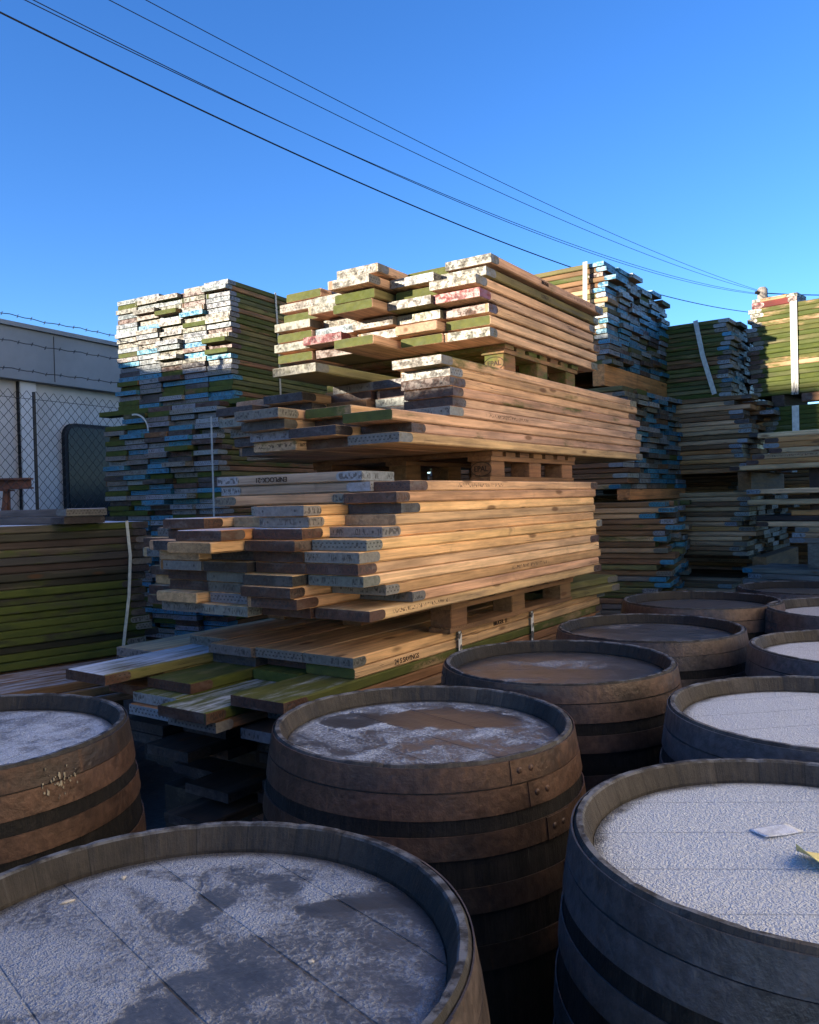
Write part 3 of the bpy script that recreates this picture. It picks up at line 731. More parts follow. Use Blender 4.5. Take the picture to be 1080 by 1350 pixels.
b0 = Vector((-1.262, 5.95, 0)) + ds * .52 + ns * .012
strap('strapping_band', [b0 + Vector((0, 0, CAMZ + 1.645)), b0 + ns * .004 + ds * .02 + Vector((0, 0, CAMZ + 1.2)), b0 + ds * .03 + Vector((0, 0, CAMZ + .78))], ns, .020, (.42, .42, .34), 'pale strap down the mossy side of the blue-ended stack', 'strap', 0.0)
b0 = Vector((-1.33, 5.80, 0)) - ds * .10 + es * -.02 
strap('strapping_band', [b0 + Vector((0, 0, CAMZ + .62)), b0 + Vector((0, 0, CAMZ - .1))], Vector((-.5, -.85, 0)), .016, (.40, .40, .36), 'thin strap hanging at the corner of the lower blue-ended boards', 'strap', 0.0)
arc = [Vector((-1.33, 5.80, 0)) + es * (.86 - .13 + .14 * math.cos(a)) - ds * (.10) + Vector((0, 0, CAMZ + .56 + .13 * math.sin(a))) for a in [math.pi * (1 - .55 * i / 9) for i in range(10)]]
strap('strapping_band', arc, -ds, .012, (.5, .5, .45), 'curled loose end of white strap on the lower blue-ended boards', 'strap', 0.0)

# ============================================================ right-hand stacks
TA = -54.8
da, ea = frame(TA)
LA = dict(plate=dict(blue=5, white=2.4, galv=2, rust=2, none=2.5), wood=dict(olive=4, brown=3, tan=2), moss=lambda: rng.uniform(.15, .62), mossend=.4)
LAd = dict(plate=dict(blue=4.5, galv=4, white=2, dark=1.5, none=2.5), wood=dict(grey=1, brown=4, olive=3, tan=2), moss=lambda: rng.uniform(.05, .5), mossend=.3)
RS = 'boards in the strapped stack behind the central stack'
tier((1.48, 6.0), TA, CAMZ + .96, 20, .0380, 6, 1.7, lambda l, c: rng.gauss(0, .018) + (.11 if (l, c) == (16, 0) else 0), LA,
     '%(look)s board, %(row)s layer down the corner of strapped stack behind the central stack', RS, sgn=-1,
     thick=.0358, gap=.009, thing_fn=lambda l, c: c == 0 and l > 3, skip={(19,3),(19,4),(19,5),(18,5)})
tier((1.55, 5.85), TA, CAMZ + .045, 19, .0390, 6, 1.7, lambda l, c: rng.gauss(0, .022), LAd, '', None, thing=False, thick=.0362, gap=.009, sgn=-1)
tier((1.72, 5.5), -66, CAMZ - 1.10, 27, .0390, 5, 1.7, lambda l, c: rng.gauss(0, .045), LAd, '', None, thing=False, thick=.0362, gap=.009, sgn=-1)
def bearer(pos, ang, lx, ly, h, tint, label, moss=.05, group=None):
    m = MB(); m.box(-lx/2, lx/2, -ly/2, ly/2, 0, h, tint=jitter(TINTS[tint]), moss=moss, seed=rng.uniform(0, 30))
    o = link('timber_bearer', m.mesh('timber_bearer', [WOOD]), None, pos, ang); tag(o, label, 'bearer', group); return o
ang_e = math.atan2(-ea.y, -ea.x)
bearer(Vector((1.48, 6.0, CAMZ + .80)) + (-ea) * .66 + da * .05, ang_e, 1.45, .09, .155, 'orange', 'orange timber bearer under the upper strapped stack behind the central one')
bearer(Vector((1.48, 6.0, CAMZ + .80)) + (-ea) * .66 + da * 1.3, ang_e, 1.45, .09, .155, 'dark', 'dark rear bearer under the upper strapped stack behind the central one')
bearer(Vector((1.60, 5.75, CAMZ - .035)) + (-ea) * .60 + da * .08, ang_e, 1.30, .09, .075, 'orange', 'orange timber bearer between the two lower tiers behind the central stack')
bearer(Vector((1.60, 5.75, CAMZ - .035)) + (-ea) * .60 + da * 1.2, ang_e, 1.30, .09, .075, 'dark', 'dark rear bearer between the two lower tiers behind the central stack')
for s_ in (.3, 1.3):
    bearer(Vector((1.9, 5.9, 0)) + da * (s_ - .2), ang_e, 1.2, .1, CAMZ - 1.102, 'dark', 'dark ground bearer beneath the stack behind the central one', group='ground bearers of the rear stacks')
na = Vector((-math.cos(R(-TA)), -math.sin(R(-TA)), 0))
b0 = Vector((1.48, 6.0, 0)) + da * .14 + na * .05
strap('strapping_band', [b0 + Vector((0, 0, CAMZ + 1.72)), b0 + na * .02 + Vector((0, 0, CAMZ + 1.4)), b0 + na * .02 + da * .03 + Vector((0, 0, CAMZ + .97))], na, .035, (.28, .27, .22), 'broad white strap at the corner of stack just behind the central one', 'strap', 0.0)

# stack B, farther to the right
TB = -54.0
db, eb = frame(TB)
LB = dict(plate=dict(galv=5, white=3, blue=1.2, grey=2, dark=2), wood=dict(olive=3, green=2, brown=2), moss=lambda: rng.uniform(.3, .7), mossend=.3)
LBd = dict(plate=dict(galv=3, white=3, grey=2, dark=2, none=2), wood=dict(brown=4, tan=4, orange=2), moss=lambda: rng.uniform(-.05, .2), mossend=0)
tier((2.68, 6.8), TB, CAMZ + .80, 17, .0383, 6, 1.7, lambda l, c: rng.gauss(0, .018), LB, '', None, thing=False, thick=.0360, gap=.009, sgn=-1, skip={(16,3),(16,4),(16,5),(15,4),(15,5)})
tier((2.72, 6.55), TB, CAMZ + .16, 16, .0390, 6, 1.7, lambda l, c: rng.gauss(0, .07), LBd, '', None, thing=False, thick=.0362, gap=.009, sgn=-1)
tier((2.62, 6.35), TB, CAMZ - .50, 13, .0390, 6, 1.6, lambda l, c: rng.gauss(0, .04), LBd, '', None, thing=False, thick=.0362, gap=.009, sgn=-1)
tier((2.4, 6.1), TB, CAMZ - 1.15, 12, .0390, 5, 1.5, lambda l, c: rng.uniform(-.08, .10), LBd, '', None, thing=False, thick=.0362, gap=.009, sgn=-1)
for z, h in ((.785, .014), (.01, .148), (-.68, .178)):
    for s_ in (.06, 1.2):
        bearer(Vector((2.75, 6.8 if z > .5 else 6.55 if z > -.1 else 6.3, CAMZ + z)) + (-eb) * .6 + db * s_, ang_e, 1.3, .1, h, 'brown', 'brown bearer between the tiers of the second stack behind the barrels', group='bearers of the second rear stack')
nb = Vector((-math.cos(R(-TB)), -math.sin(R(-TB)), 0))
b0 = Vector((2.68, 6.8, 0)) + db * .26 + nb * .03
strap('strapping_band', [b0 + Vector((0, 0, CAMZ + 1.455)), b0 + nb * .02 - db * .06 + Vector((0, 0, CAMZ + 1.15)), b0 + nb * .02 - db * .15 + Vector((0, 0, CAMZ + .82))], nb, .04, (.5, .51, .48), 'slanting white strap on the stack between the two taller rear stacks', 'strap', 0.0)

# stacks behind these, that close the gaps between them
tier((3.3, 8.1), TB, CAMZ - 1.24, 41, .0385, 5, 4.4, lambda l, c: rng.uniform(-.08, .12), LBd, '', None, thing=False, thick=.0362, gap=.009, sgn=-1)
tier((5.3, 8.0), TB, CAMZ - 1.24, 41, .0385, 5, 2.3, lambda l, c: rng.uniform(-.08, .12), LBd, '', None, thing=False, thick=.0362, gap=.009, sgn=-1)
# stack C, at the edge of the frame: long mossy sides to the camera
TC = -47.0
dc, ec = frame(TC)
nc = Vector((-math.cos(R(-TC)), -math.sin(R(-TC)), 0))
# built from its far (left) end: boards run from there toward the camera and out of frame
cl = Vector((2.94, 7.0, 0)); hc = math.atan2(-dc.y, -dc.x)
LC = dict(plate=dict(rust=4, galv=2, white=2, grey=2), wood=dict(olive=4, green=3, tan=2))
for l in range(19):
    z = CAMZ + .80 + l * .0394
    ms = rng.uniform(.5, .92); wd = pick(LC['wood']); pl = pick(LC['plate'])
    for c in range(3):
        pos = cl - nc * (c * .231 + .1125 + (rng.uniform(-.006, .006))) + dc * rng.uniform(-.03, .03); pos.z = z
        if c == 0: place_board(pos, hc, 1.9, .225, .038, wd, (pl, None), ms, .1, '%s board with long mossy side, %s layer down the stack with the printed strap' % (PNAME[pl], ORD[18 - l]), 'long mossy boards of the stack with the printed strap', True)
        else: place_board(pos, hc, 1.9, .225, .038, wd, (pick(LC['plate']), None), ms, .1, thing=False)
for l in range(7):
    for c in range(3):
        pos = cl - nc * (c * .231 + .1125) + dc * rng.uniform(-.1, .03) - dc * .05; pos.z = CAMZ + .43 + l * .039
        place_board(pos, hc, 1.9, .225, .038, 'green', (pick(dict(blue=2, galv=2, grey=2)), None), rng.uniform(.5, .8), .1, thing=False)
bearer(cl - nc * .3 - dc * .22 + Vector((0, 0, CAMZ + .705)), math.atan2(nc.y, nc.x), .6, .1, .093, 'dark', 'dark bearer in the gap under the printed-strap stack')
bearer(cl - nc * .3 - dc * 1.2 + Vector((0, 0, CAMZ + .705)), math.atan2(nc.y, nc.x), .6, .1, .093, 'dark', 'hidden rear bearer in the gap under the printed-strap stack')
place_board(cl - nc * .01 - dc * .42 + Vector((0, 0, CAMZ + .722)), hc, 1.2, .1, .07, 'brown', ('rust', None), .0, .1, 'rust-faced beam in the gap under the printed-strap stack', None, True)
b0 = cl - dc * .36 + nc * .014
strap('strapping_band', [b0 + Vector((0, 0, CAMZ + z)) for z in (1.555, 1.3, 1.05, .79)], nc, .055, (.27, .27, .24), 'broad white strap with dark printing down the mossy stack', 'strap', 1.0)
b0 = cl - dc * .36 + nc * .012
strap('strapping_band', [b0 + Vector((0, 0, CAMZ + z)) for z in (.70, .43)], nc, .055, (.62, .62, .56), 'lower plain strap beneath the printed one on the mossy stack', 'strap', 0.0)
# crate-like offcuts on its top
place_board(cl - dc * .02 - nc * .12 + Vector((0, 0, CAMZ + .80 + 19 * .0394 + .001)), hc, .36, .225, .05, 'brown', ('red', 'rust'), .0, .5, 'short red-faced offcut lying on top of the mossy strapped stack', None, True, tint=(.16, .035, .03))
place_board(cl - dc * .02 - nc * .13 + Vector((0, 0, CAMZ + .80 + 19 * .0394 + .052)), hc, .36, .225, .03, 'tan', ('white', 'white'), .0, .9, 'short white-edged offcut topping the red one on the mossy stack', None, True)
# brown boards below, nearer
LQ = Vector((2.62, 6.10, 0)); kq = 0
LQd = dc
rows = [(.395, 0, 'pine'), (.356, .05, 'orange'), (.317, .02, 'orange'), (.278, .07, 'pine'), (.239, -.05, 'tan'), (.20, -.10, 'orange'), (.161, -.22, 'tan'),
        (-.02, -.12, 'pine'), (-.10, -.10, 'pine'), (-.18, .2, 'orange'), (-.22, -.05, 'dark'), (-.262, -.05, 'pine'), (-.302, .25, 'tan'), (-.341, .22, 'tan'), (-.38, .2, 'grey')]
for i, (z, off, wd) in enumerate(rows):
    pl = pick(dict(galv=2, grey=1, none=2, rust=3)); pl = None if pl == 'none' else pl
    for c in range(3):
        pos = LQ - nc * (c * .231 + .1125) - dc * (off + rng.uniform(-.02, .02)); pos.z = CAMZ + z
        if c == 0: place_board(pos, hc, 1.7, .225, .0375, wd, (pl, None), rng.uniform(-.1, .1), .1, '%s bare-wood board, %s down the loose brown pile below the printed-strap stack' % (WNAME[wd], ORD[i]), 'bare-wood boards of the loose brown pile', True)
        else: place_board(pos, hc, 1.7, .225, .0375, wd, (pl, None), .0, .1, thing=False)
# sticks between the spaced boards of that pile, and its supports
for s_ in (.35, 1.3):
    for z, h in ((.0185, .1415), (-.0615, .0805 - .001), (-.1415, .0405), (.4335, -.001)):
        if h > .002 and z < .4:
            bearer(LQ - nc * .35 - dc * s_ + Vector((0, 0, CAMZ + z)), math.atan2(nc.y, nc.x), .5, .08, h - .002, 'dark', 'dark spacer between boards of the loose brown pile', group='spacers in the loose brown pile')
    bearer(LQ - nc * .20 - dc * (s_ + .05) + Vector((0, 0, CAMZ - .56)), math.atan2(nc.y, nc.x), .40, .16, .178, 'grey', 'square weathered block under the loose brown pile', group='blocks under the loose brown pile')
for i, (z, off, pl) in enumerate(((-.60, -.10, 'blue'), (-.64, -.06, 'galv'), (-.68, -.1, 'grey'))):
    pos = LQ + nc * .12 - nc * .1125 - dc * off; pos.z = CAMZ + z
    place_board(pos, hc, 1.8, .225, .0375, 'grey', (pl, None), .1, .2, '%s board low down under the loose brown pile, %s of three' % (PNAME[pl], ORD[i]), 'low boards under the loose brown pile', True)
    pos = pos - nc * .24; place_board(pos, hc, 1.8, .225, .0375, 'grey', (pl, None), .1, .2, thing=False)
for s_ in (.4, 1.4):
    bearer(LQ - nc * .15 - dc * s_, math.atan2(nc.y, nc.x), .5, .14, CAMZ - .682, 'dark', 'dark upright support at ground level under the brown pile', group='supports under the loose brown pile')

# ============================================================ barrels
def stave_profile(z):
    return .358 - .040 * ((z - .46) / .46) ** 2
def build_barrel_meshes():
    N = 26 * 6; dep = .034
    b = MB()
    prof = [(r_, z_) for r_, z_ in [(stave_profile(z) - .0, z) for z in (0, .06, .15, .25, .35, .46, .57, .67, .77, .86, .912)]]
    prof += [(stave_profile(.92) - .003, .920), (stave_profile(.92) - .0115, .9198), (stave_profile(.92) - .0140, .917), (stave_profile(.92) - .0255, .888), (stave_profile(.92) - .0265, .865)]
    vs = []; fs = []
    jr = random.Random(11)
    jog = [jr.uniform(-.0007, .0007) for _ in range(26)]; jz = [jr.uniform(-.0012, .0006) for _ in range(26)]
    for i, (r_, z_) in enumerate(prof):
        for k in range(N):
            st = k // 6; ph = k % 6
            a = 2 * math.pi * k / N
            g = .0008 if ph == 0 else 0
            inner = i >= 12
            rr_ = r_ + (g if inner else -g) + jog[st] * (.8 if i >= 10 else .25)
            zz = z_ + (jz[st] if 11 <= i <= 13 else 0) - (g * 1.2 if 11 <= i <= 13 else 0)
            vs.append((rr_ * math.cos(a), rr_ * math.sin(a), zz))
        if i:
            for k in range(N):
                q = (k + 1) % N
                fs.append(((i-1)*N + k, (i-1)*N + q, i*N + q, i*N + k))
    fs.append(tuple(range(N - 1, -1, -1)))
    b.add(vs, fs, smooth=False)
    body = b.mesh('oak_barrel', [STAVE])
    h = MB(); n = 64; zt = .92 - dep; ri = stave_profile(.92) - .0268
    vs = [(0, 0, zt)]; fs = []
    rs = (.1, .2, .26, ri)
    for r_ in rs:
        vs += [(r_ * math.cos(2*math.pi*k/n), r_ * math.sin(2*math.pi*k/n), zt - (.002 if r_ == ri else 0)) for k in range(n)]
    for k in range(n): fs.append((0, 1 + k, 1 + (k + 1) % n))
    for j in range(3):
        for k in range(n):
            a = 1 + j*n + k; c = 1 + j*n + (k+1) % n; fs.append((a, a + n, c + n, c))
    lo = len(vs); vs += [(ri * math.cos(2*math.pi*k/n), ri * math.sin(2*math.pi*k/n), zt - .025) for k in range(n)]
    for k in range(n): fs.append((1 + 3*n + k, lo + k, lo + (k+1) % n, 1 + 3*n + (k+1) % n))
    fs.append(tuple(range(lo + n - 1, lo - 1, -1)))
    h.add(vs, fs)
    hoops = []
    spans = [(.873, .915), (.826, .8705), (.757, .798), (.661, .706), (.560, .604)]
    spans += [(.92 - b_, .92 - a_) for a_, b_ in spans[::-1]]
    for hi, (a_, b_) in enumerate(spans):
        m = MB(); n = 96; th = .0024; vs = []; fs = []
        for k in range(n):
            t = 2 * math.pi * k / n
            wob = .0010 * math.sin(5 * t + hi)
            for z_, e in ((a_, .0002), (a_, th), (b_, th), (b_, .0002)):
                r_ = stave_profile(z_) + e + wob * (.5 if e > .001 else 0) + .001
                vs.append((r_ * math.cos(t), r_ * math.sin(t), z_ + .0012 * math.sin(2*t + hi)))
        for k in range(n):
            q = (k + 1) % n
            for j in range(4): fs.append((k*4 + j, k*4 + (j+1) % 4, q*4 + (j+1) % 4, q*4 + j))
        m.add(vs, fs, smooth=False)
        # lap joint and its two rivets
        ta = -.9 + .11 * hi if hi < 5 else 1.5 + hi
        for w_ in (0, 1):
            t = ta + w_ * .085; zc = (a_ + b_) / 2
            r_ = stave_profile(zc) + th + .001
            c_ = Vector((r_ * math.cos(t), r_ * math.sin(t), zc)); nrm = Vector((math.cos(t), math.sin(t), 0)); tg_ = Vector((-nrm.y, nrm.x, 0)); up = Vector((0, 0, 1))
            vv = []; ff = []; q_ = 8
            for rad, hh in ((.0072, 0), (.0062, .0028), (.0030, .0042)):
                for k in range(q_):
                    g = 2*math.pi*k/q_; vv.append(c_ + (tg_ * math.cos(g) + up * math.sin(g)) * rad + nrm * hh)
            for j in range(2):
                for k in range(q_): ff.append((j*q_ + k, j*q_ + (k+1) % q_, (j+1)*q_ + (k+1) % q_, (j+1)*q_ + k))
            ff.append(tuple(range(2*q_, 3*q_)))
            m.add(vv, ff, smooth=True)
        lap = MB(); vv = []; ff = []; t0, t1 = ta - .06, ta + .15
        for k in range(7):
            t = t0 + (t1 - t0) * k / 6
            for z_, e in ((a_ + .0005, .0026), (a_ + .0005, .0046), (b_ - .0005, .0046), (b_ - .0005, .0026)):
                r_ = stave_profile(z_) + e + .001; vv.append((r_*math.cos(t), r_*math.sin(t), z_))
            if k:
                for j in range(4): ff.append(((k-1)*4 + j, (k-1)*4 + (j+1) % 4, k*4 + (j+1) % 4, k*4 + j))
        ff.append((0, 3, 2, 1)); ff.append((24, 25, 26, 27)); m.add(vv, ff)
        hoops.append(m.mesh('hoop', [HOOP]))
    return body, h, hoops
body_me, head_mb, hoop_mes = build_barrel_meshes()
BR = 'oak barrels standing in front of the boards'
BAR = [
    (-.264, .872, .3, dict(amount=.62, seed=1.0, granular=1.0, fcol=(.46, .52, .62), seam_ang=.85, dark=(.022, .022, .023), scuffs=(
        (.006, .139, .3, .026, .058, -.30), (.038, .218, -.3, .034, .040, -.24), (.096, .198, .2, .034, .040, -.27), (.197, .128, -.08, .10, .016, -.35), (-.073, .218, .3, .05, .014, -.25),
        (.18, .0, .85, .13, .28, -.27), (-.02, .08, -.75, .018, .16, -.2), (-.17, -.13, .6, .10, .07, -.45), (.05, .17, .6, .10, .05, -.22))),
     'barrel with scuffed boot-marked frost filling the bottom corner beside the dark gap'),
    (.535, 1.10, 1.4, dict(amount=1.35, seed=2.3, granular=.9, fcol=(.82, .89, .97)), 'barrel with even white frost and a yellow paper on its head'),
    (.012, 1.765, -.12, dict(amount=.36, seed=3.1, granular=.5, dark=(.020, .020, .022), fcol=(.70, .78, .88), scuffs=((.05, .12, .1, .17, .09, -.7), (-.16, .12, .2, .08, .07, -.4))), 'barrel with patchy frost and rusty riveted hoops in the middle of the group'),
    (-.945, 1.71, 3.3, dict(amount=.62, seed=4.2, granular=.4, fcol=(.62, .70, .82)), 'rusty-hooped barrel with bird droppings below the low mossy stack'),
    (.412, 2.31, 4.1, dict(amount=.05, seed=5.5, granular=.3, fcol=(.42, .44, .48), dark=(.014, .014, .015)), 'dark wet-headed barrel right against the golden bottom boards'),
    (.850, 2.92, 5.2, dict(amount=-.02, seed=6.1, granular=.3, fcol=(.34, .34, .36), dark=(.014, .014, .015)), 'dark barrel with a white-specked rim behind the wet-headed barrel'),
    (1.23, 3.47, .9, dict(amount=-.3, seed=7.7, granular=.3, fcol=(.3, .31, .34)), 'black-headed barrel with a red paint spot on its hoop'),
    (.880, 1.745, 1.9, dict(amount=1.1, seed=8.4, granular=.6, fcol=(.74, .80, .88)), 'pale-headed barrel directly behind the yellow-paper barrel'),
    (1.335, 2.41, 2.2, dict(amount=1.1, seed=9.2, granular=.6, fcol=(.74, .76, .80)), 'smaller-looking pale-headed barrel, second behind the yellow-paper barrel'),
    (1.70, 3.12, 3.9, dict(amount=.9, seed=10.3, granular=.6, fcol=(.62, .60, .58)), 'barrel with a tan dry rim, third behind the yellow-paper barrel'),
    (1.92, 3.97, 4.8, dict(amount=-.2, seed=11.9, granular=.3, fcol=(.3, .3, .32)), 'farthest barrel, dark-topped, in front of the loose brown pile'),
]
proto = None
for i, (x, y, rz, hk, lab) in enumerate(BAR):
    if proto is None:
        o = link('oak_barrel', body_me); proto = o
        hd = link('head', head_mb.mesh('head', [mat_head('frosted_head', **hk)]), o)
        kids = [link('hoop', hm, o) for hm in hoop_mes]
    else:
        o = proto.copy(); COL.objects.link(o)
        c = hd.copy(); c.data = head_mb.mesh('head', [mat_head('frosted_head', **hk)]); COL.objects.link(c); c.parent = o
        for k in kids:
            c2 = k.copy(); COL.objects.link(c2); c2.parent = o
    o.location = (x, y, 0); o.rotation_euler = (0, 0, rz)
    if i > 1: o.scale = (1, 1, 1 + .012 * math.sin(i * 2.3)); o.rotation_euler = (.006 * math.sin(i * 1.7), .006 * math.cos(i * 2.9), rz)
    (hd if i == 0 else c).rotation_euler = (0, 0, -rz)
    for c3 in [q_ for q_ in COL.objects if q_.parent == o and q_.name.startswith('hoop')]: c3['rustiness'] = (.45, .12, 1.0, 1.0, .9, .6, .8, .1, .3, .5, .4)[i]
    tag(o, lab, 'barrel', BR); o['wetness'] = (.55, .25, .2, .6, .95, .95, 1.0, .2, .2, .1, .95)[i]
# red paint spot on the black-headed barrel
bx, by = 1.23, 3.47
t = math.atan2(-by, -bx) + .30 - .9; zc = .852; r_ = stave_profile(zc) + .0042
sp = MB(); c_ = Vector((r_*math.cos(t), r_*math.sin(t), zc)); nrm = Vector((math.cos(t), math.sin(t), 0)); tg_ = Vector((-nrm.y, nrm.x, 0))
vv = [c_ + (tg_*math.cos(a)*(1+.15*math.sin(3*a)) + Vector((0,0,1))*math.sin(a)*.75)*.022 for a in [2*math.pi*k/16 for k in range(16)]]
vv += [v + nrm*.001 for v in vv]; sp.add(vv, [tuple(range(16, 32))] + [(k, (k+1) % 16, (k+1) % 16 + 16, k+16) for k in range(16)])
barrels = [o for o in COL.objects if o.name.startswith('oak_barrel')]
link('paint_spot', sp.mesh('paint_spot', [mat_simple('red_paint', (.55, .03, .02), .5, .1)]), [b for b in barrels if abs(b.location.x - bx) < .01][0])

def splat(parent, ang, z, wdt, hgt, seed, mat, name='dropping'):
    jr = random.Random(seed); m = MB(); n = 14
    vv = []
    for k in range(n):
        a = 2 * math.pi * k / n; q = jr.uniform(.55, 1.15)
        t = ang + q * math.cos(a) * wdt / .33; zz = z + q * math.sin(a) * hgt
        r0 = stave_profile(zz) + .0042; vv.append(Vector((r0 * math.cos(t), r0 * math.sin(t), zz)))
    vv += [v * 1.0 + Vector((v.x, v.y, 0)).normalized() * .0012 for v in vv]
    m.add(vv, [tuple(range(n, 2 * n))] + [(k, (k+1) % n, (k+1) % n + n, k + n) for k in range(n)])
    link(name, m.mesh(name, [mat]), parent)
DROP = mat_simple('pale_dropping', (.20, .175, .125), .8, .5, 60)
b4 = [b for b in barrels if abs(b.location.x + .945) < .01][0]
jr_ = random.Random(5)
for k in range(34):
    a, z = -.60 + jr_.gauss(0, .055), .872 + jr_.gauss(0, .014); w_ = jr_.uniform(.0009, .0032); h_ = w_ * jr_.uniform(.7, 2.4)
    if not .832 < z < .902: continue
    splat(b4, a - 3.3, z, w_, h_, 40 + k, DROP)
# things lying on the heads
HZ = .92 - .034
def paper(name, cx_, cy_, ang, w, h, lift, mat, label, n=8):
    m = MB(); vs = []
    for top in (0, 1):
        for i in range(n + 1):
            for j in range(n + 1):
                u = i / n - .5; v = j / n - .5
                z = .0012 + lift * max(0, (-u + .1)) * (.6 + .8 * (.5 - v)) ** 2 + (.0018 if lift > .01 else .0003) * math.sin(5*u + 3*v) + top * .0005
                vs.append((u * w, v * h, max(.0012, z) + top * .0005))
    fs = []
    K = (n+1) * (n+1)
    for i in range(n):
        for j in range(n):
            a = i*(n+1) + j; fs.append((a, a+1, a+n+2, a+n+1)); fs.append((K+a, K+a+n+1, K+a+n+2, K+a+1))
    edge = [i*(n+1) for i in range(n+1)] + [n*(n+1) + j for j in range(1, n+1)] + [i*(n+1) + n for i in range(n-1, -1, -1)] + [j for j in range(n-1, 0, -1)]
    for a, b_ in zip(edge, edge[1:] + edge[:1]): fs.append((a, b_, K+b_, K+a))
    m.add(vs, fs, smooth=True)
    o = link(name, m.mesh(name, [mat]), None, (cx_, cy_, HZ), ang); tag(o, label, 'paper'); return o
paper('paper_label', .540, 1.066, -.45, .082, .050, .026, PAPER_Y, 'curled yellow paper label lying on the white-frosted barrel head')
paper('paper_label', .519, 1.181, .32, .066, .034, .002, PAPER_W, 'frost-covered paper label lying flat on the white-frosted barrel head')
def chip(x, y, s, label, el=1.0):
    jr = random.Random(int(x * 1000) + int(y * 777)); bm = bmesh.new(); bmesh.ops.create_icosphere(bm, subdivisions=1, radius=s)
    for v in bm.verts: v.co = Vector((v.co.x * el, v.co.y * .7, v.co.z * .45)) * jr.uniform(.75, 1.2)
    me = bpy.data.meshes.new('wood_chip'); bm.to_mesh(me); bm.free(); me.materials.append(CHIP)
    o = link('wood_chip', me, None, (x, y, HZ + s * .3), jr.uniform(0, 3)); tag(o, label, 'wood chip'); return o
chip(-.394, 1.084, .0055, 'small pale chip lying on the boot-marked barrel head near its far rim')
chip(-.442, 1.023, .005, 'long dark chip lying on frost of the boot-marked barrel head', 2.2)
chip(-.118, .874, .0045, 'tiny pale chip on the bare patch of the boot-marked barrel head')

# ============================================================ cabin, fence, pole, wires
ba = math.atan2(1.33, .70); bd = Vector((math.cos(ba), math.sin(ba), 0)); bn = Vector((bd.y, -bd.x, 0))   # bn faces the yard
root = bpy.data.objects.new('site_cabin', None); COL.objects.link(root); root.location = (-4.0, 8.0, 0); root.rotation_euler = (0, 0, ba)
tag(root, 'grey flat-roofed cabin with deep dark fascia behind the chain-link fence', 'cabin')
W = MB(); 
W.box(-5, 7, .02, 4.0, .0, 2.70); link('wall', W.mesh('wall', [PANEL]), root)
Fm = MB(); Fm.box(-5.1, 7.1, -.10, 4.1, 2.68, 3.19); link('fascia', Fm.mesh('fascia', [FASCIA]), root)
Fm = MB(); Fm.box(-5.15, 7.15, -.14, 4.15, 3.192, 3.235); link('roof_edge', Fm.mesh('roof_edge', [FASCIA]), root)
for k in range(-3, 4):
    P_ = MB(); P_.box(k * 1.5 + .25, k * 1.5 + .43, -.03, .018, .0, 2.675); link('pilaster', P_.mesh('pilaster', [PILAST]), root)
    P_ = MB(); P_.box(k * 1.5 + .235, k * 1.5 + .249, -.012, .018, .0, 2.675); link('panel_joint', P_.mesh('panel_joint', [RUBBER]), root)
for k in range(-3, 4):
    P_ = MB(); P_.box(k * 1.75 + .60, k * 1.75 + .606, -.104, -.1015, 2.70, 3.17); link('fascia_joint', P_.mesh('fascia_joint', [RUBBER]), root)
def rounded(x0, x1, z0, z1, r, y0, y1, mat, name):
    m = MB(); pts = []
    for cx_, cz_, a0 in ((x1 - r, z0 + r, -90), (x1 - r, z1 - r, 0), (x0 + r, z1 - r, 90), (x0 + r, z0 + r, 180)):
        for k in range(7):
            a = R(a0 + 15 * k); pts.append((cx_ + r * math.cos(a), cz_ + r * math.sin(a)))
    n = len(pts); vs = [(x, y, z) for y in (y0, y1) for x, z in pts]
    m.add(vs, [tuple(range(n)), tuple(range(2*n - 1, n - 1, -1))] + [(k, k + n, (k+1) % n + n, (k+1) % n) for k in range(n)])
    return link(name, m.mesh(name, [mat]), root)
rounded(.76, 1.86, .30, 2.30, .14, -.03, .019, RUBBER, 'window_frame')
rounded(.80, 1.82, .34, 2.26, .11, -.036, -.031, DARKGLASS, 'window_pane')
rounded(-1.35, -.10, .30, 2.30, .14, -.03, .019, RUBBER, 'window_frame')
rounded(-1.31, -.14, .34, 2.26, .11, -.036, -.031, DARKGLASS, 'window_pane')

# fence
f0 = Vector((-3.05, 5.55, 0)); fd = Vector((.46, .80, 0)).normalized(); FL = 3.6
fs_ = f0 - fd * 1.0
fr = bpy.data.objects.new('chain_link_fence', None); COL.objects.link(fr); fr.location = fs_; fr.rotation_euler = (0, 0, math.atan2(fd.y, fd.x))
tag(fr, 'chain-link fence with three strands of barbed wire beside the cabin', 'fence')
m = MB(); pit = .075; ztop = 2.27; zb = .25
for k in range(int(FL / pit)):
    pts = []; z = zb; j = 0
    while z <= ztop + .001:
        pts.append((k * pit + (pit * .5 if j % 2 else -.0) , (.003 if j % 2 else -.003), z)); z += pit * .5 * 1.05; j += 1
    m.tube(pts, .0027, 4, cap=False)
    pts2 = [(x + 0 if True else 0, -y, zz) for (x, y, zz) in [(k * pit + (pit if (q % 2 == 0) else pit * .5), .003 if q % 2 else -.003, zb + q * pit * .525) for q in range(j)]]
    m.tube(pts2, .0027, 4, cap=False)
link('wire_mesh', m.mesh('wire_mesh', [DARKWIRE]), fr)
for xx, zt_, rp in ((.02, 2.92, .02), (1.62, 2.26, .013), (3.35, 2.92, .02)):
    m = MB(); m.tube([(xx, .035, 0), (xx, .035, zt_ - .5), (xx, .035, zt_)], rp, 10); link('post', m.mesh('post', [DARKWIRE]), fr)
m = MB(); m.tube([(0, .0, 2.20), (FL, .0, 2.20)], .0022, 5); link('line_wire', m.mesh('line_wire', [DARKWIRE]), fr)
m = MB(); m.tube([(0, .0, 1.32), (FL, .0, 1.32)], .0022, 5); link('line_wire', m.mesh('line_wire', [DARKWIRE]), fr)
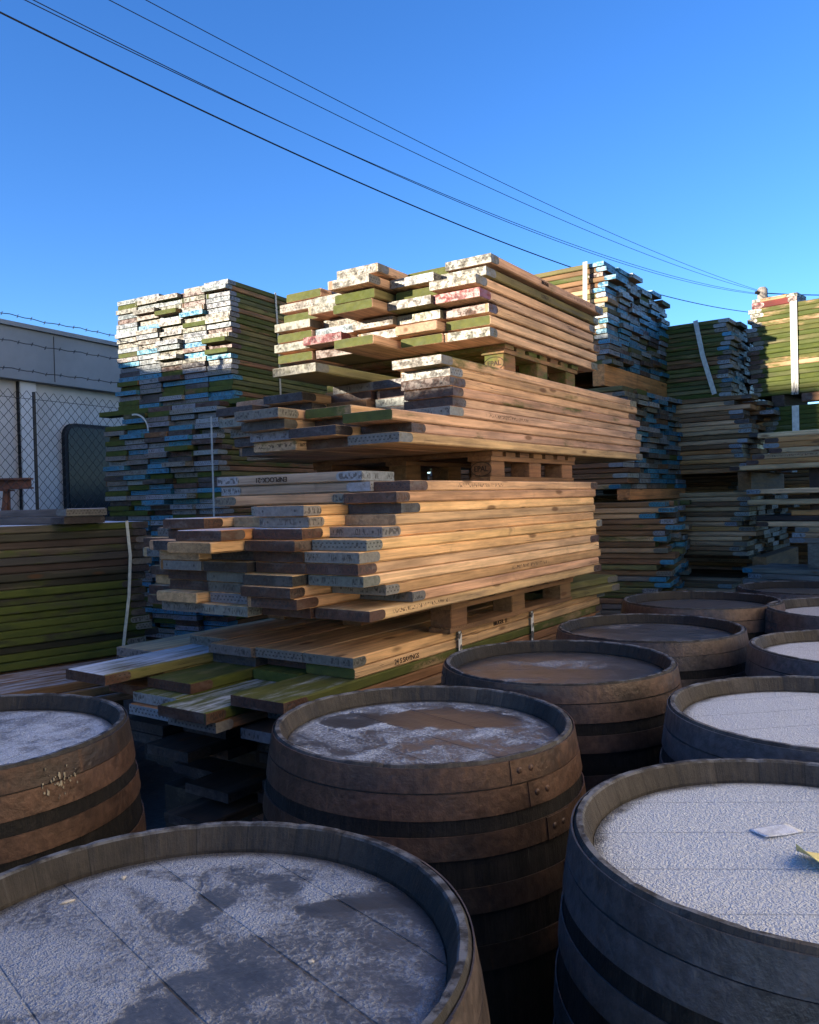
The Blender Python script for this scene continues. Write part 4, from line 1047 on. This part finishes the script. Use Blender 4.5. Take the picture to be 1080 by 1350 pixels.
for z0 in (2.44, 2.64, 2.83):
    m = MB(); pts = [(FL * i / 60, .012 * math.sin(i * .7) + .035, z0 - .03 * math.sin(math.pi * (FL * i / 60 - .02) / 3.4) + .004 * math.sin(i * 1.9)) for i in range(61)]
    m.tube(pts, .0032, 5)
    for i in range(1, 60, 2):
        c_ = Vector(pts[i])
        for sg in (1, -1): m.tube([c_ + Vector((-.005, .006 * sg, -.013)), c_ + Vector((.005, -.006 * sg, .013))], .0016, 4)
    link('barbed_wire', m.mesh('barbed_wire', [DARKWIRE]), fr)

# rusty beam resting on a trestle behind the fence
m = MB(); A = Vector((-4.6, 7.05, 1.585)); 
bm_ = MB(); bm_.box(-1.0, 1.0, -.05, .05, 0, .014); bm_.box(-1.0, 1.0, -.05, .05, .076, .09); bm_.box(-1.0, 1.0, -.006, .006, .0145, .0755)
o = link('steel_beam', bm_.mesh('steel_beam', [RUSTBEAM]), None, (-4.12, 6.72, 1.56), .06); tag(o, 'rusty steel beam lying level behind the chain-link fence', 'beam')
tr = bpy.data.objects.new('steel_trestle', None); COL.objects.link(tr); tr.location = (-4.12, 6.72, 0); tr.rotation_euler = (0, 0, .06)
tag(tr, 'low dark trestle carrying the rusty beam behind the fence', 'trestle')
for sx in (-.8, .8):
    for sy in (-1, 1):
        m = MB(); m.tube([(sx - .1, sy * .22, 0), (sx, sy * .02, 1.545)], .02, 6); link('leg', m.mesh('leg', [RUSTBEAM]), tr)
    m = MB(); m.box(sx - .03, sx + .03, -.09, .09, 1.545, 1.558); link('saddle', m.mesh('saddle', [RUSTBEAM]), tr)

# pole
pl = bpy.data.objects.new('utility_pole', None); COL.objects.link(pl); pl.location = (6.98, 16, 0); tag(pl, 'weathered wooden pole carrying the wires above the mossy strapped stack', 'utility pole')
m = MB(); m.tube([(0, 0, 0), (0, 0, 3), (0, 0, 5.30)], [.115, .105, .095], 14); m.tube([(0, 0, 5.302), (0, 0, 5.35)], [.098, .06], 14); link('shaft', m.mesh('shaft', [CLAY]), pl)
m = MB(); m.box(.10, .20, -.07, .07, 4.75, 5.10); link('bracket_box', m.mesh('bracket_box', [CLAY]), pl)
for z in (5.24, 4.86):
    m = MB(); m.tube([(-.10, -.05, z), (-.16, -.05, z)], .03, 8); link('insulator', m.mesh('insulator', [RUBBER]), pl)
def wire(a, b, sag, r, label, n=60):
    a = Vector(a); b = Vector(b); m = MB()
    m.tube([a.lerp(b, i/n) - Vector((0, 0, sag * 4 * (i/n) * (1 - i/n))) for i in range(n + 1)], r, 6)
    tag(link('overhead_wire', m.mesh('overhead_wire', [CABLE]), None), label, 'wire', 'overhead wires across the sky')
wire((-2.85, 5, 4.638), (6.936, 16, 4.848), .40, .0062, 'thickest lowest black wire across the blue sky')
wire((-2.845, 5, 4.784), (6.914, 16, 5.232), .36, .0034, 'thin wire just above the thick one, lower of the close pair')
wire((-2.844, 5, 4.82), (6.914, 16, 5.217), .40, .0034, 'thin wire just above the thick one, upper of the close pair')
wire((-2.836, 5, 5.065), (6.915, 16, 5.276), .26, .0033, 'thin wire second from highest across the sky')
wire((-2.831, 5, 5.201), (6.916, 16, 5.291), .22, .0033, 'highest thin wire across the blue sky')
wire((6.99, 16, 5.24), (14.5, 19.5, 6.3), .18, .010, 'upper short wire leaving the pole toward the frame edge')
wire((6.99, 16, 5.18), (14.5, 19.5, 5.9), .22, .007, 'lower short wire leaving the pole toward the frame edge')

# ============================================================ ground, and buildings behind the camera that shape the light
g = MB(); g.add([(-250, -250, 0), (250, -250, 0), (250, 250, 0), (-250, 250, 0)], [(0, 1, 2, 3)]); go = link('ground', g.mesh('ground', [GROUND])); go['kind'] = 'structure'

SAZ = 60.0; SEL = 10.0       # the sun stands this far left of straight behind the camera
sd = Vector((math.sin(R(SAZ)), math.cos(R(SAZ)), 0)); sl = Vector((math.cos(R(SAZ)), -math.sin(R(SAZ)), 0)); tn = math.tan(R(SEL))
def prism(poly, depth, name, mats, loc, rz):
    m = MB(); n = len(poly); vs = [(x, y, z) for y in (0, depth) for x, z in poly]
    m.add(vs, [tuple(range(n)), tuple(range(2*n - 1, n - 1, -1))] + [(k, k + n, (k+1) % n + n, (k+1) % n) for k in range(n)])
    return m
# workshops on the sunny side of the yard: their uneven roofline throws the shade over the lower half of the yard
wk = bpy.data.objects.new('brick_workshop', None); COL.objects.link(wk); AL = -9.0
wk.location = sd * AL; wk.rotation_euler = (0, 0, math.atan2(sl.y, sl.x))
tag(wk, 'brick workshop with an uneven slate roofline on the sunny side of yard', 'workshop')
up = -AL * tn
def hh(h): return CAMZ + h + up
prof = [(-12, 0), (.8, 0), (.8, hh(.45)), (-1.6, hh(.45)), (-2.2, hh(.75)), (-2.45, hh(.80)), (-2.95, hh(.70)), (-3.6, hh(.86)), (-4.0, hh(.95)), (-4.05, hh(1.95)), (-5.35, hh(1.95)), (-5.5, hh(1.35)), (-12, hh(1.28))]
m = prism(prof, -5.0, 'wall', BRICK, None, None); link('wall', m.mesh('wall', [BRICK]), wk)
m = MB(); m.box(-1.55, .9, -4.9, .1, hh(.455), hh(.50)); link('roof', m.mesh('roof', [ROOFM]), wk)
# unseen cream warehouse, added so its sunlit wall bounces warm light onto the boards
wh = bpy.data.objects.new('bounce_warehouse', None); COL.objects.link(wh); wh.location = (4.0, -1.2, 0); wh.rotation_euler = (0, 0, R(104))
tag(wh, 'unseen cream warehouse added to bounce warm sun across the yard', 'warehouse')
m = MB(); m.box(-9.0, 4.2, -8, 0, 0, 10.5); link('wall', m.mesh('wall', [RENDER]), wh)
m = MB(); m.box(-9.3, 4.4, -8.2, .25, 10.502, 10.8); link('roof', m.mesh('roof', [ROOFM]), wh)
for k in range(3):
    m = MB(); x = -7.5 + k * 4.0
    m.box(x, x + 1.1, .002, .03, 5.2, 6.5); link('window', m.mesh('window', [DARKGLASS]), wh)

# the mass of boards past the three hundred
so = link('stacked_boards', STUFF.mesh('stacked_boards', [WOOD, PLATE]))
tag(so, 'mass of weathered scaffold boards in the lower and rear stacks', 'board mass', None, 'stuff')

# ============================================================ light and camera
w = bpy.data.worlds.new('World'); sc.world = w; w.use_nodes = True; nt = w.node_tree
bg = nt.nodes['Background']; sky = nt.nodes.new('ShaderNodeTexSky'); sky.sky_type = 'NISHITA'; sky.sun_disc = False
sky.sun_elevation = R(SEL); sky.altitude = 50; sky.air_density = .8; sky.dust_density = .1; sky.ozone_density = 3.1
sdir = Vector((-sd.x * math.cos(R(SEL)), -sd.y * math.cos(R(SEL)), math.sin(R(SEL))))
sky.sun_rotation = math.atan2(sdir.x, sdir.y)
hs = nt.nodes.new('ShaderNodeHueSaturation'); hs.inputs['Saturation'].default_value = 1.17; hs.inputs['Hue'].default_value = .512
nt.links.new(sky.outputs[0], hs.inputs['Color']); nt.links.new(hs.outputs[0], bg.inputs[0]); bg.inputs[1].default_value = .15
L = bpy.data.lights.new('sun', 'SUN'); L.energy = 5.0; L.angle = R(.5); L.color = (1.0, .87, .70)
lo = bpy.data.objects.new('sun', L); COL.objects.link(lo); lo.rotation_euler = (-sdir).to_track_quat('-Z', 'Y').to_euler()

cam = bpy.data.cameras.new('camera'); co = bpy.data.objects.new('camera', cam); COL.objects.link(co)
cam.sensor_fit = 'HORIZONTAL'; cam.sensor_width = 36; cam.lens = 36.0; cam.clip_end = 1000; cam.clip_start = .02
co.matrix_world = Matrix.Translation((0, 0, CAMZ)) @ Matrix.Rotation(math.pi/2 - 15/1080, 4, 'X') @ Matrix.Rotation(-.026, 4, 'Z')
sc.camera = co
vs_ = sc.view_settings; vs_.view_transform = 'Standard'; vs_.look = 'None'; vs_.gamma = 1; vs_.exposure = 1.38; vs_.use_curve_mapping = False
sc.cycles.max_bounces = 8; sc.cycles.diffuse_bounces = 5
print('boards as things', n_things)
